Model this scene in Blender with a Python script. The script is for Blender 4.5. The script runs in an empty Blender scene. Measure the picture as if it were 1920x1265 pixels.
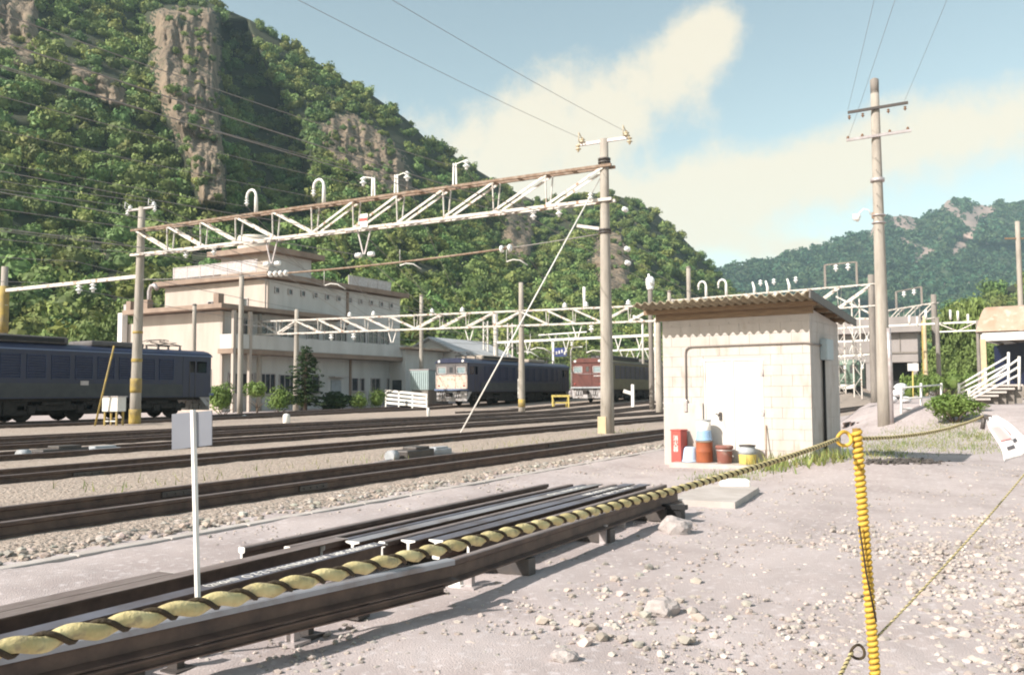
import bpy, bmesh, math, random
import numpy as np
from mathutils import Vector, Matrix, noise as mnoise
R = math.radians
C = bpy.context.scene.collection
sc = bpy.context.scene
# ------------------------------------------------------------------ camera, light, exposure
F = 1650.0            # focal length in photo pixels (1920 wide)
TH = R(28.5)          # camera heading from the track axis (+X)
PITCH, ROLL, CAMZ = R(3.6), R(0.3), 1.45
fw0 = Vector((math.cos(TH), math.sin(TH), 0)); rt0 = Vector((math.sin(TH), -math.cos(TH), 0)); UP = Vector((0, 0, 1))
fw = fw0*math.cos(PITCH) + UP*math.sin(PITCH); up1 = UP*math.cos(PITCH) - fw0*math.sin(PITCH)
rt = rt0*math.cos(ROLL) - up1*math.sin(ROLL); up = up1*math.cos(ROLL) + rt0*math.sin(ROLL)
cd = bpy.data.cameras.new('camera'); cam = bpy.data.objects.new('camera', cd); C.objects.link(cam)
cd.sensor_width = 36; cd.lens = 36*F/1920; cd.clip_start = 0.05; cd.clip_end = 9000
m = Matrix((rt, up, -fw)).transposed().to_4x4(); m.translation = Vector((0, 0, CAMZ)); cam.matrix_world = m
sc.camera = cam
SUN_EL, SUN_B = R(35), R(236.5)      # elevation, bearing clockwise from the camera heading
sa = TH - SUN_B
sdir = Vector((math.cos(sa)*math.cos(SUN_EL), math.sin(sa)*math.cos(SUN_EL), math.sin(SUN_EL)))
sl = bpy.data.lights.new('sun', 'SUN'); sl.energy = 3.7; sl.angle = R(0.5); sl.color = (1, .935, .87)
so = bpy.data.objects.new('sun', sl); C.objects.link(so); so.location = (0, 0, 400)
so.rotation_euler = sdir.to_track_quat('Z', 'Y').to_euler()
sc.view_settings.view_transform = 'Standard'; sc.view_settings.look = 'None'
sc.view_settings.gamma = 1; sc.view_settings.use_curve_mapping = False
sc.view_settings.exposure = 1.2
sc.cycles.filter_width = 2.0
sc.cycles.max_bounces = 6; sc.cycles.diffuse_bounces = 3; sc.cycles.glossy_bounces = 2
sc.cycles.transparent_max_bounces = 6; sc.cycles.volume_bounces = 1; sc.cycles.use_denoising = True
wd = bpy.data.worlds.new('World'); sc.world = wd; wd.use_nodes = True
nt = wd.node_tree; N = nt.nodes; L = nt.links
def nmath(op, a, b=None, c=None, nt=nt, clamp=False):
    n = nt.nodes.new('ShaderNodeMath'); n.operation = op; n.use_clamp = clamp
    for i, v in enumerate((a, b, c)):
        if v is None: continue
        if isinstance(v, (int, float)): n.inputs[i].default_value = v
        else: nt.links.new(v, n.inputs[i])
    return n.outputs[0]
def vdot(v, w):
    n = N.new('ShaderNodeVectorMath'); n.operation = 'DOT_PRODUCT'; L.new(v, n.inputs[0]); n.inputs[1].default_value = w
    return n.outputs['Value']
sky = N.new('ShaderNodeTexSky'); sky.sky_type = 'NISHITA'; sky.sun_disc = False
sky.sun_elevation = SUN_EL; sky.sun_rotation = math.pi/2 - sa
sky.altitude = 400; sky.air_density = 1.0; sky.dust_density = 1.2; sky.ozone_density = 1.6
tc = N.new('ShaderNodeTexCoord'); dv = tc.outputs['Generated']
dist_n = N.new('ShaderNodeTexNoise'); dist_n.inputs['Scale'].default_value = 9; dist_n.inputs['Detail'].default_value = 8
dist_n.inputs['Roughness'].default_value = .66; L.new(dv, dist_n.inputs['Vector'])
df = nmath('MAXIMUM', vdot(dv, fw0), 0.02)
U = nmath('DIVIDE', vdot(dv, rt0), df); V = nmath('DIVIDE', vdot(dv, UP), df)
BL = [(1140, 220, 210, 90, 27), (960, 265, 220, 105, 12), (1230, 390, 280, 105, 0), (1760, 255, 330, 68, 13), (1470, 335, 270, 66, 8),
      (1000, 350, 260, 60, 0), (1335, 70, 60, 90, -20), (1500, 468, 60, 20, 10), (1330, 440, 170, 40, -10), (2300, 250, 320, 90, 0), (-300, 200, 400, 120, 10)]
acc = None
for (px, py, rx, ry, rot) in BL:
    cu, cv = (px-960)/F, (737-py)/F; ca, sn = math.cos(R(rot)), math.sin(R(rot))
    du = nmath('SUBTRACT', U, cu); dw = nmath('SUBTRACT', V, cv)
    a = nmath('MULTIPLY_ADD', du, ca*F/rx, nmath('MULTIPLY', dw, sn*F/rx))
    b = nmath('MULTIPLY_ADD', du, -sn*F/ry, nmath('MULTIPLY', dw, ca*F/ry))
    r2 = nmath('SQRT', nmath('ADD', nmath('MULTIPLY', a, a), nmath('MULTIPLY', b, b)))
    v = nmath('MULTIPLY_ADD', r2, -0.62, 1.0)
    acc = v if acc is None else nmath('SMOOTH_MAX', acc, v, .25)
cl = nmath('MULTIPLY_ADD', nmath('SUBTRACT', dist_n.outputs['Fac'], .5), 2.0, acc)
mr = N.new('ShaderNodeMapRange'); mr.interpolation_type = 'SMOOTHSTEP'; L.new(cl, mr.inputs['Value'])
mr.inputs['From Min'].default_value = .08; mr.inputs['From Max'].default_value = .70; mr.inputs['To Max'].default_value = .85
tint = N.new('ShaderNodeMix'); tint.data_type = 'RGBA'; tint.blend_type = 'MULTIPLY'; tint.inputs['Factor'].default_value = 1
L.new(sky.outputs['Color'], tint.inputs['A']); tint.inputs['B'].default_value = (1.26, 1.04, .72, 1)
mixc = N.new('ShaderNodeMix'); mixc.data_type = 'RGBA'; L.new(mr.outputs['Result'], mixc.inputs['Factor'])
L.new(tint.outputs['Result'], mixc.inputs['A']); mixc.inputs['B'].default_value = (4.6, 4.0, 3.0, 1)
bg = N['Background']; bg.inputs['Strength'].default_value = 0.102; L.new(mixc.outputs['Result'], bg.inputs['Color'])
# ------------------------------------------------------------------ points on the photograph -> places in the world
def ray(px, py):
    d = rt*((px-960)/F) + up*((632.5-py)/F) + fw
    return d/d.dot(fw0)                       # unit distance along the level heading
def at(px, py, d): return Vector((0, 0, CAMZ)) + ray(px, py)*d
def onz(px, py, z):
    r = ray(px, py); return at(px, py, (z-CAMZ)/r.z)
def cw(cx, cy, z=0): return rt0*cx + fw0*cy + UP*z
def bear(px): return math.atan((px-960)/F)
def ss(a, b, x):
    t = min(1, max(0, (x-a)/(b-a))); return t*t*(3-2*t)
def zg(x, y):
    cx = x*rt0.x + y*rt0.y; cy = x*fw0.x + y*fw0.y
    z = .05*ss(5.9, 6.5, y)*ss(-80, -60, x) + .2*ss(20, 42, y)*ss(30, 52, x) + .024*max(0, x-52)*ss(9, 15, y)*(1-ss(200, 300, x)*.4)
    z += .95*ss(20.5, 31, cy)*ss(11.2, 15.5, cx)*ss(6.2, 4.5, y)
    z += .26*math.exp(-((cx-6.4)**2 + (cy-16.2)**2)/3.2)
    return z
def gp(px, py):                               # ground under a pixel, by marching
    r = ray(px, py); d = 1.0
    while d < 400:
        p = at(px, py, d)
        if p.z < zg(p.x, p.y): return p
        d *= 1.004
    return p
def base(px, d):                              # ground point straight below column px at distance d
    p = at(px, 740, d); return Vector((p.x, p.y, zg(p.x, p.y)))
def ztop(px, py, d): return at(px, py, d).z
# ------------------------------------------------------------------ mesh building
WM = {}
class MB:
    def __init__(s): s.v = []; s.f = []; s.mi = []; s.m = 0; s.sm = []; s.smooth = False
    def add(s, vs, fs):
        o = len(s.v); s.v += [Vector(p) for p in vs]
        for f in fs: s.f.append([i+o for i in f]); s.mi.append(s.m); s.sm.append(s.smooth)
        return s
    def box(s, c, d, rz=0, ax=None, bev=0):
        c = Vector(c); hx, hy, hz = d[0]/2, d[1]/2, d[2]/2
        M3 = ax if ax is not None else Matrix.Rotation(rz, 3, 'Z')
        if bev > 0:
            b = min(bev, hx*.9, hy*.9, hz*.9); vs = []
            bmx = bmesh.new(); bmesh.ops.create_cube(bmx, size=1)
            for v in bmx.verts: v.co = Vector((v.co.x*2*hx, v.co.y*2*hy, v.co.z*2*hz))
            bmesh.ops.bevel(bmx, geom=list(bmx.edges), offset=b, segments=2, affect='EDGES', profile=.5)
            bmx.verts.index_update()
            s.add([c + M3 @ v.co for v in bmx.verts], [[v.index for v in f.verts] for f in bmx.faces]); bmx.free(); return s
        vs = [c + M3 @ Vector((x*hx, y*hy, z*hz)) for z in (-1, 1) for x, y in ((-1, -1), (1, -1), (1, 1), (-1, 1))]
        return s.add(vs, [[3, 2, 1, 0], [4, 5, 6, 7], [0, 1, 5, 4], [1, 2, 6, 5], [2, 3, 7, 6], [3, 0, 4, 7]])
    def bar(s, a, b, w, h, roll=None):        # rectangular bar from a to b, w sideways, h upwards
        a, b = Vector(a), Vector(b); x = (b-a).normalized()
        u = Vector((0, 0, 1)) if abs(x.z) < .98 else Vector((1, 0, 0))
        y = u.cross(x).normalized(); z = x.cross(y)
        return s.box((a+b)/2, ((b-a).length, w, h), ax=Matrix((x, y, z)).transposed())
    def tube(s, pts, r, n=8, cap=True, smooth=True):
        pts = [Vector(p) for p in pts]; k = len(pts)
        rr = r if isinstance(r, (list, tuple)) else [r]*k
        vs, fs = [], []; prev = None
        for i, p in enumerate(pts):
            t = (pts[min(i+1, k-1)] - pts[max(i-1, 0)]).normalized()
            if prev is None:
                u = Vector((0, 0, 1)) if abs(t.z) < .9 else Vector((1, 0, 0)); a = u.cross(t).normalized()
            else: a = (prev - t*prev.dot(t)).normalized()
            prev = a; b = t.cross(a)
            for j in range(n):
                q = 2*math.pi*j/n; vs.append(p + (a*math.cos(q) + b*math.sin(q))*rr[i])
        for i in range(k-1):
            for j in range(n): fs.append([i*n+j, i*n+(j+1) % n, (i+1)*n+(j+1) % n, (i+1)*n+j])
        old = s.smooth; s.smooth = smooth and n > 4; s.add(vs, fs); s.smooth = old
        if cap:
            o = len(s.v)-len(vs)
            s.f.append([o+j for j in range(n-1, -1, -1)]); s.f.append([o+(k-1)*n+j for j in range(n)])
            s.mi += [s.m]*2; s.sm += [False]*2
        return s
    def lathe(s, prof, c=(0, 0, 0), n=20, axis=None):
        c = Vector(c); vs, fs = [], []; k = len(prof)
        A = Matrix.Identity(3) if axis is None else Vector(axis).normalized().to_track_quat('Z', 'Y').to_matrix()
        for (r, z) in prof:
            for j in range(n):
                q = 2*math.pi*j/n; vs.append(c + A @ Vector((r*math.cos(q), r*math.sin(q), z)))
        for i in range(k-1):
            for j in range(n): fs.append([i*n+j, i*n+(j+1) % n, (i+1)*n+(j+1) % n, (i+1)*n+j])
        old = s.smooth; s.smooth = True; s.add(vs, fs); s.smooth = old
        o = len(s.v)-len(vs)
        for ring, rev in ((0, True), (k-1, False)):
            if prof[ring][0] > 1e-4:
                q = [o+ring*n+j for j in range(n)]; s.f.append(q[::-1] if rev else q); s.mi.append(s.m); s.sm.append(False)
        return s
    def prism(s, poly, a, b):                 # poly: list of (u, w) swept from a to b; u to the left, w up
        a, b = Vector(a), Vector(b); x = (b-a).normalized(); y = Vector((0, 0, 1)).cross(x).normalized(); z = x.cross(y)
        n = len(poly); vs = [p + y*u + z*w for p in (a, b) for u, w in poly]
        fs = [[i, i+n, (i+1) % n+n, (i+1) % n] for i in range(n)] + [list(range(n)), list(range(2*n-1, n-1, -1))]
        return s.add(vs, fs)
    def extr(s, poly, dvec):                  # planar polygon of 3D points extruded by dvec
        n = len(poly); poly = [Vector(p) for p in poly]; dvec = Vector(dvec)
        return s.add(poly + [p+dvec for p in poly], [[i, (i+1) % n, (i+1) % n+n, i+n] for i in range(n)] + [list(range(n-1, -1, -1)), list(range(n, 2*n))])
    def build(s, name, mats, parent=None, world=False):
        me = bpy.data.meshes.new(name); vs = s.v
        if world and parent is not None:
            inv = WM[parent.name].inverted(); vs = [inv @ p for p in vs]
        me.from_pydata([tuple(p) for p in vs], [], s.f)
        for mt in (mats if isinstance(mats, (list, tuple)) else [mats]): me.materials.append(mt)
        me.polygons.foreach_set('material_index', s.mi); me.polygons.foreach_set('use_smooth', s.sm)
        bmx = bmesh.new(); bmx.from_mesh(me); bmesh.ops.recalc_face_normals(bmx, faces=bmx.faces); bmx.to_mesh(me); bmx.free()
        o = bpy.data.objects.new(name, me); C.objects.link(o)
        if parent is not None:
            o.parent = parent; WM[o.name] = WM[parent.name]
        else: WM[o.name] = Matrix.Identity(4)
        return o
def tag(o, label=None, cat=None, group=None, kind=None):
    if label: o['label'] = label
    if cat: o['category'] = cat
    if group: o['group'] = group
    if kind or (cat and 'kind' not in o): o['kind'] = kind or 'thing'
    return o
def thing(name, label, cat, loc=(0, 0, 0), rz=0, group=None):
    o = bpy.data.objects.new(name, None); C.objects.link(o); o.empty_display_size = .2
    o.location = loc; o.rotation_euler = (0, 0, rz)
    WM[o.name] = Matrix.Translation(Vector(loc)) @ Matrix.Rotation(rz, 4, 'Z')
    return tag(o, label, cat, group)
def dup(root, loc, rz=0, label=None):
    r = root.copy(); C.objects.link(r); r.location = loc; r.rotation_euler = (0, 0, rz)
    if label: r['label'] = label
    for ch in list(root.children):
        c = ch.copy(); C.objects.link(c); c.parent = r
        for g in list(ch.children):
            d = g.copy(); C.objects.link(d); d.parent = c
    return r
def arrays_mesh(name, Vv, Ff, mats, tint=None, smooth=False, parent=None, mi=None):
    me = bpy.data.meshes.new(name); k = Ff.shape[1]
    me.vertices.add(len(Vv)); me.vertices.foreach_set('co', np.asarray(Vv, dtype=np.float32).ravel())
    me.loops.add(Ff.size); me.loops.foreach_set('vertex_index', np.asarray(Ff, dtype=np.int32).ravel())
    me.polygons.add(len(Ff)); me.polygons.foreach_set('loop_start', np.arange(0, Ff.size, k, dtype=np.int32))
    me.polygons.foreach_set('loop_total', np.full(len(Ff), k, dtype=np.int32))
    me.polygons.foreach_set('use_smooth', np.full(len(Ff), smooth, dtype=bool))
    if mi is not None: me.polygons.foreach_set('material_index', mi.astype(np.int32))
    me.update(calc_edges=True)
    for mt in (mats if isinstance(mats, (list, tuple)) else [mats]): me.materials.append(mt)
    if tint is not None:
        a = me.color_attributes.new('tint', 'FLOAT_COLOR', 'POINT')
        a.data.foreach_set('color', np.asarray(tint, dtype=np.float32).ravel())
    o = bpy.data.objects.new(name, me); C.objects.link(o)
    if parent is not None: o.parent = parent; WM[o.name] = WM[parent.name]
    return o
# ------------------------------------------------------------------ materials
def mat(name, c, c2=None, rough=.7, metal=0, scale=3, lo=.35, hi=.65, stretch=(1, 1, 1), bump=0, bscale=30, bdist=.02, spec=.4, tintattr=False, c3=None, scale3=20, trans=0):
    mt = bpy.data.materials.new(name); mt.use_nodes = True; t = mt.node_tree; n = t.nodes; l = t.links; p = n['Principled BSDF']
    p.inputs['Roughness'].default_value = rough; p.inputs['Metallic'].default_value = metal
    p.inputs['Specular IOR Level'].default_value = spec
    co = n.new('ShaderNodeTexCoord'); mp = n.new('ShaderNodeMapping'); mp.inputs['Scale'].default_value = stretch
    l.new(co.outputs['Object'], mp.inputs['Vector'])
    col = None
    if c2 is not None:
        nz = n.new('ShaderNodeTexNoise'); nz.inputs['Scale'].default_value = scale; nz.inputs['Detail'].default_value = 7; nz.inputs['Roughness'].default_value = .6
        l.new(mp.outputs[0], nz.inputs['Vector'])
        m1 = n.new('ShaderNodeMapRange'); m1.inputs['From Min'].default_value = lo; m1.inputs['From Max'].default_value = hi; l.new(nz.outputs['Fac'], m1.inputs['Value'])
        mx = n.new('ShaderNodeMix'); mx.data_type = 'RGBA'; l.new(m1.outputs[0], mx.inputs['Factor'])
        mx.inputs['A'].default_value = (*c, 1); mx.inputs['B'].default_value = (*c2, 1); col = mx.outputs['Result']
        if c3 is not None:
            n3 = n.new('ShaderNodeTexNoise'); n3.inputs['Scale'].default_value = scale3; n3.inputs['Detail'].default_value = 4; l.new(mp.outputs[0], n3.inputs['Vector'])
            m3 = n.new('ShaderNodeMapRange'); m3.inputs['From Min'].default_value = .56; m3.inputs['From Max'].default_value = .68; l.new(n3.outputs['Fac'], m3.inputs['Value'])
            mx3 = n.new('ShaderNodeMix'); mx3.data_type = 'RGBA'; l.new(m3.outputs[0], mx3.inputs['Factor']); l.new(col, mx3.inputs['A']); mx3.inputs['B'].default_value = (*c3, 1); col = mx3.outputs['Result']
    if tintattr:
        at_ = n.new('ShaderNodeAttribute'); at_.attribute_name = 'tint'
        mm = n.new('ShaderNodeMix'); mm.data_type = 'RGBA'; mm.blend_type = 'MULTIPLY'; mm.inputs['Factor'].default_value = 1
        if col is not None: l.new(col, mm.inputs['A'])
        else: mm.inputs['A'].default_value = (*c, 1)
        l.new(at_.outputs['Color'], mm.inputs['B']); col = mm.outputs['Result']
    if col is not None: l.new(col, p.inputs['Base Color'])
    else: p.inputs['Base Color'].default_value = (*c, 1)
    if bump:
        nb = n.new('ShaderNodeTexNoise'); nb.inputs['Scale'].default_value = bscale; nb.inputs['Detail'].default_value = 5; l.new(mp.outputs[0], nb.inputs['Vector'])
        bp = n.new('ShaderNodeBump'); bp.inputs['Strength'].default_value = bump; bp.inputs['Distance'].default_value = bdist
        l.new(nb.outputs['Fac'], bp.inputs['Height']); l.new(bp.outputs[0], p.inputs['Normal'])
    if trans:
        tr = n.new('ShaderNodeBsdfTranslucent'); ms = n.new('ShaderNodeMixShader'); ms.inputs[0].default_value = trans
        if col is not None: l.new(col, tr.inputs[0])
        else: tr.inputs[0].default_value = (*c, 1)
        l.new(p.outputs[0], ms.inputs[1]); l.new(tr.outputs[0], ms.inputs[2]); l.new(ms.outputs[0], n['Material Output'].inputs[0])
    return mt
m_ground = mat('yard_dirt', (.445, .388, .375), (.345, .292, .28), rough=.95, scale=.9, lo=.38, hi=.66, bump=.5, bscale=90, bdist=.02, c3=(.50, .45, .445), scale3=14)
m_ballast = mat('ballast_stone', (.34, .275, .225), (.46, .385, .325), rough=.95, scale=9, bump=1, bscale=22, bdist=.06, c3=(.17, .13, .105), scale3=17)
m_stone = mat('stones', (.47, .42, .39), (.36, .31, .28), rough=.9, scale=4, tintattr=True)
m_kerb = mat('kerb_concrete', (.47, .43, .40), (.38, .34, .31), rough=.9, scale=3, bump=.3, bscale=40, bdist=.01)
m_rail = mat('rusty_rail', (.066, .043, .036), (.125, .080, .060), rough=.6, scale=6, spec=.4, bump=.2, bscale=60, bdist=.004)
m_railtop = mat('worn_rail_top', (.27, .225, .21), (.17, .13, .12), rough=.45, metal=.2, scale=5, stretch=(1, 6, 6))
m_railpale = mat('weathered_rail', (.30, .30, .32), (.17, .13, .115), rough=.42, metal=.25, scale=2.5, lo=.5, hi=.72)
m_railblue = mat('blue_grey_rail', (.15, .155, .19), (.10, .09, .10), rough=.5, metal=.2, scale=3)
m_white = mat('white_paint', (.78, .76, .72), (.68, .65, .60), rough=.55, scale=5)
m_cream = mat('cream_paint', (.60, .49, .41), (.52, .41, .34), rough=.5, scale=3, c3=(.30, .16, .09), scale3=8)
m_conc = mat('pole_concrete', (.37, .335, .29), (.28, .25, .215), rough=.9, scale=3, stretch=(3, 3, .4), bump=.15, bscale=50, bdist=.01)
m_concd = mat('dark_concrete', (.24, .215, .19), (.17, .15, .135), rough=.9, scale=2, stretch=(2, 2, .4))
m_steel = mat('painted_steel', (.60, .57, .53), (.46, .41, .35), rough=.5, scale=4, lo=.4, hi=.75, c3=(.26, .15, .09), scale3=5)
m_rust = mat('rusty_steel', (.19, .125, .085), (.30, .24, .19), rough=.8, scale=5, lo=.4, hi=.7)
m_porc = mat('porcelain', (.80, .80, .78), rough=.2, spec=.5)
m_porcb = mat('brown_porcelain', (.20, .11, .06), rough=.25)
m_wire = mat('wire', (.25, .235, .225), rough=.6)
m_wirel = mat('pale_wire', (.32, .30, .28), rough=.5, metal=.3)
m_yel = mat('yellow_rope', (.62, .40, .06), (.50, .30, .04), rough=.6, scale=30, bump=.4, bscale=250, bdist=.002)
m_ropey = mat('faded_yellow_rope', (.62, .53, .28), (.44, .36, .17), rough=.8, c3=(.34, .28, .16), scale3=140, scale=60, bump=.7, bscale=500, bdist=.0012)
m_ropek = mat('dark_rope', (.060, .042, .022), (.035, .026, .016), rough=.85, scale=60, bump=.7, bscale=500, bdist=.0012)
m_hut = mat('block_wall', (.49, .45, .415), (.43, .39, .355), rough=.9, scale=2.2, stretch=(1.6, 1.6, .5), c3=(.39, .34, .295), scale3=3.1, bump=.25, bscale=45, bdist=.01)
m_mortar = mat('mortar', (.455, .415, .38), rough=.95)
m_door = mat('door_white', (.60, .58, .55), (.54, .52, .49), rough=.6, scale=2, stretch=(2, 2, .6), c3=(.46, .42, .37), scale3=3.3)
m_roof = mat('corrugated_sheet', (.30, .25, .17), (.20, .17, .12), rough=.85, scale=3, c3=(.36, .32, .24), scale3=6)
m_wood = mat('old_wood', (.27, .19, .12), (.19, .13, .085), rough=.85, scale=4, stretch=(1, 8, 8))
m_dkmetal = mat('dark_metal', (.06, .055, .055), (.09, .075, .065), rough=.5, scale=6)
m_greybox = mat('grey_paint', (.36, .38, .40), (.30, .31, .32), rough=.55, scale=4)
m_signback = mat('sign_back', (.22, .235, .27), (.19, .20, .235), rough=.4, metal=.3, scale=3)
m_red = mat('red_paint', (.45, .085, .07), (.36, .07, .055), rough=.5, scale=5)
m_blue = mat('blue_plastic', (.28, .43, .62), (.24, .37, .54), rough=.45, scale=4)
m_bluel = mat('pale_blue_plastic', (.45, .58, .75), (.40, .52, .68), rough=.45, scale=4)
m_rustr = mat('rust_red_drum', (.34, .10, .04), (.25, .075, .035), rough=.7, scale=6)
m_brown = mat('brown_can', (.22, .085, .065), (.33, .24, .20), rough=.6, scale=6, lo=.5, hi=.75)
m_yelpole = mat('worn_yellow_wrap', (.42, .30, .07), (.26, .20, .10), rough=.8, scale=3)
m_core = mat('ochre_core', (.22, .13, .03), rough=.8)
m_porct = mat('buff_porcelain', (.50, .42, .29), rough=.35)
m_board = mat('buff_board', (.50, .41, .26), (.42, .34, .22), rough=.8, scale=4)
m_yelcan = mat('yellow_can', (.62, .48, .12), (.50, .40, .14), rough=.6, scale=5)
m_galv = mat('galvanised', (.50, .47, .47), (.38, .33, .32), rough=.45, metal=.4, scale=6)
m_locob = mat('dark_blue_paint', (.013, .019, .058), (.020, .025, .050), rough=.38, scale=2, stretch=(1, 1, .4), spec=.5)
m_locog = mat('loco_lower_band', (.05, .055, .058), (.034, .038, .046), rough=.5, scale=2)
m_louv = mat('louvre_blue', (.03, .045, .10), (.02, .03, .07), rough=.45, scale=3)
m_locot = mat('blue_trim', (.12, .16, .26), rough=.5)
m_maroon = mat('maroon_paint', (.125, .040, .032), (.095, .034, .028), rough=.45, scale=2.5)
m_olive = mat('olive_paint', (.12, .105, .055), (.09, .08, .045), rough=.6, scale=2)
m_skirt = mat('grey_skirt', (.42, .41, .41), (.33, .31, .30), rough=.6, scale=4, c3=(.10, .06, .05), scale3=4)
m_glass = mat('window_glass', (.16, .22, .24), (.24, .31, .33), rough=.12, scale=1.2, spec=.7)
m_glassd = mat('dark_window_glass', (.025, .03, .035), (.07, .075, .08), rough=.12, scale=1.5, spec=.7)
m_under = mat('underframe_black', (.020, .017, .016), (.035, .028, .024), rough=.8, scale=6)
m_roofgrey = mat('loco_roof_grey', (.13, .12, .12), (.09, .082, .08), rough=.7, scale=3)
m_rooflight = mat('loco_roof_light', (.40, .34, .28), (.32, .27, .22), rough=.7, scale=3)
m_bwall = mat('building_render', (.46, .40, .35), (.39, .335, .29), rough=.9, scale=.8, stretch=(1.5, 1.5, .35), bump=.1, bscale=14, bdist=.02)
m_bwallb = mat('shade_lift_render', (.58, .565, .54), (.49, .475, .45), rough=.9, scale=.8, stretch=(1.5, 1.5, .3))  # paler copy of the building render; its colour lightens the shaded side
m_fascia = mat('brown_fascia', (.29, .215, .165), (.22, .16, .125), rough=.8, scale=1, stretch=(1, 1, .4))
m_boxw = mat('cream_tank', (.66, .60, .52), (.58, .52, .44), rough=.7, scale=1)
m_whouse = mat('white_house', (.70, .68, .65), rough=.8)
m_roofpale = mat('pale_roof', (.45, .46, .47), (.38, .38, .38), rough=.6, scale=2)
m_rustroof = mat('rusted_roof', (.43, .34, .27), (.36, .24, .17), rough=.85, scale=1.2, c3=(.46, .39, .32), scale3=3)
m_greyst = mat('station_grey', (.30, .27, .26), (.24, .22, .21), rough=.9, scale=.5, stretch=(1, 1, .4))
m_green = mat('green_paint', (.14, .20, .15), (.12, .17, .13), rough=.5, scale=2)
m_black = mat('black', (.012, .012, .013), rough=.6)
m_lamp = mat('lamp_enamel', (.85, .84, .80), rough=.25)
m_cloth = mat('white_cloth', (.76, .75, .76), (.70, .69, .70), rough=.8, scale=12, bump=.2, bscale=60, bdist=.004)
m_pink = mat('pink_print', (.62, .34, .34), rough=.8)
m_ink = mat('black_print', (.09, .09, .10), rough=.8)
m_bluesign = mat('blue_sign', (.05, .07, .24), rough=.5)
m_trunk = mat('bark', (.10, .07, .05), (.15, .11, .08), rough=.95, scale=6)
m_leafA = mat('leaves_hill', (.118, .178, .050), (.162, .200, .058), rough=.65, scale=.05, tintattr=True, trans=.14, spec=.25)
m_leafF = mat('leaves_far', (.038, .078, .040), (.052, .088, .042), rough=.8, scale=.01, tintattr=True, spec=.1)
m_leafB = mat('leaves_bush', (.12, .19, .045), (.155, .215, .055), rough=.6, scale=1.5, tintattr=True, trans=.2, spec=.25)
m_leafD = mat('leaves_dark', (.030, .055, .022), (.045, .07, .026), rough=.65, scale=1.5, tintattr=True, trans=.12, spec=.25)
m_rockst = mat('pale_stone', (.40, .36, .345), (.30, .265, .25), rough=.95, scale=14, bump=.6, bscale=60, bdist=.01)
m_grass = mat('grass_blades', (.16, .23, .07), (.26, .27, .12), rough=.8, scale=1.2, tintattr=True, trans=.2, spec=.2)
# ================================================================== the setting
rng = np.random.default_rng(7); random.seed(5)
def interp(pts, x):
    if x <= pts[0][0]: return pts[0][1]
    for (a, b), (c, d) in zip(pts, pts[1:]):
        if x <= c: return b + (d-b)*(x-a)/(c-a)
    return pts[-1][1]
def build_ground():
    rs = [0.0, .4]; 
    while rs[-1] < 3100: rs.append(rs[-1]*(1.022 if rs[-1] < 60 else 1.12))
    az = [R(a) for a in np.arange(-46, 46.1, .5)] + [R(a) for a in np.arange(52, 310, 6)]
    n = len(az); V = []
    for r in rs:
        for a in az:
            p = cw(r*math.sin(a), r*math.cos(a)); z = zg(p.x, p.y)
            if r < 60:
                z += .022*mnoise.noise(Vector((p.x*1.1, p.y*1.1, 0))) + .013*mnoise.noise(Vector((p.x*4, p.y*4, 3))) + .006*mnoise.noise(Vector((p.x*11, p.y*11, 3)))
            V.append((p.x, p.y, z))
    Fc = [[i*n+j, (i+1)*n+j, (i+1)*n+(j+1) % n, i*n+(j+1) % n] for i in range(len(rs)-1) for j in range(n)]
    o = arrays_mesh('ground', np.array(V), np.array(Fc)[:, ::-1], m_ground, smooth=True); tag(o, kind='structure')
build_ground()
def build_ballast():
    ys = list(np.arange(7.35, 24, .16)) + list(np.arange(24, 41, .5)); xs = list(np.arange(-25, 45, .22)) + list(np.arange(45, 240, 1.5))
    V = np.array([(x, y, zg(x, y) + .062*ss(7.35, 7.9, y) + .03*ss(11.5, 12.6, y) - .09*ss(39.5, 40.5, y) + .018*mnoise.noise(Vector((x*5, y*5, 0))) + .012*mnoise.noise(Vector((x*1.2, y*1.2, 9)))-.004) for x in xs for y in ys])
    n = len(ys); F_ = np.array([[i*n+j, (i+1)*n+j, (i+1)*n+j+1, i*n+j+1] for i in range(len(xs)-1) for j in range(n-1)])
    tag(arrays_mesh('ballast', V, F_, m_ballast, smooth=True), kind='structure')
build_ballast()
k = MB()
for i, x0 in enumerate(np.arange(-8, 26, 1.0)):
    k.box((x0+.5, 7.08+.006*((i*7) % 3), .012), (.985, .15, .11), bev=.012)
tag(k.build('kerb_strip', m_kerb), kind='structure')
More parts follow.
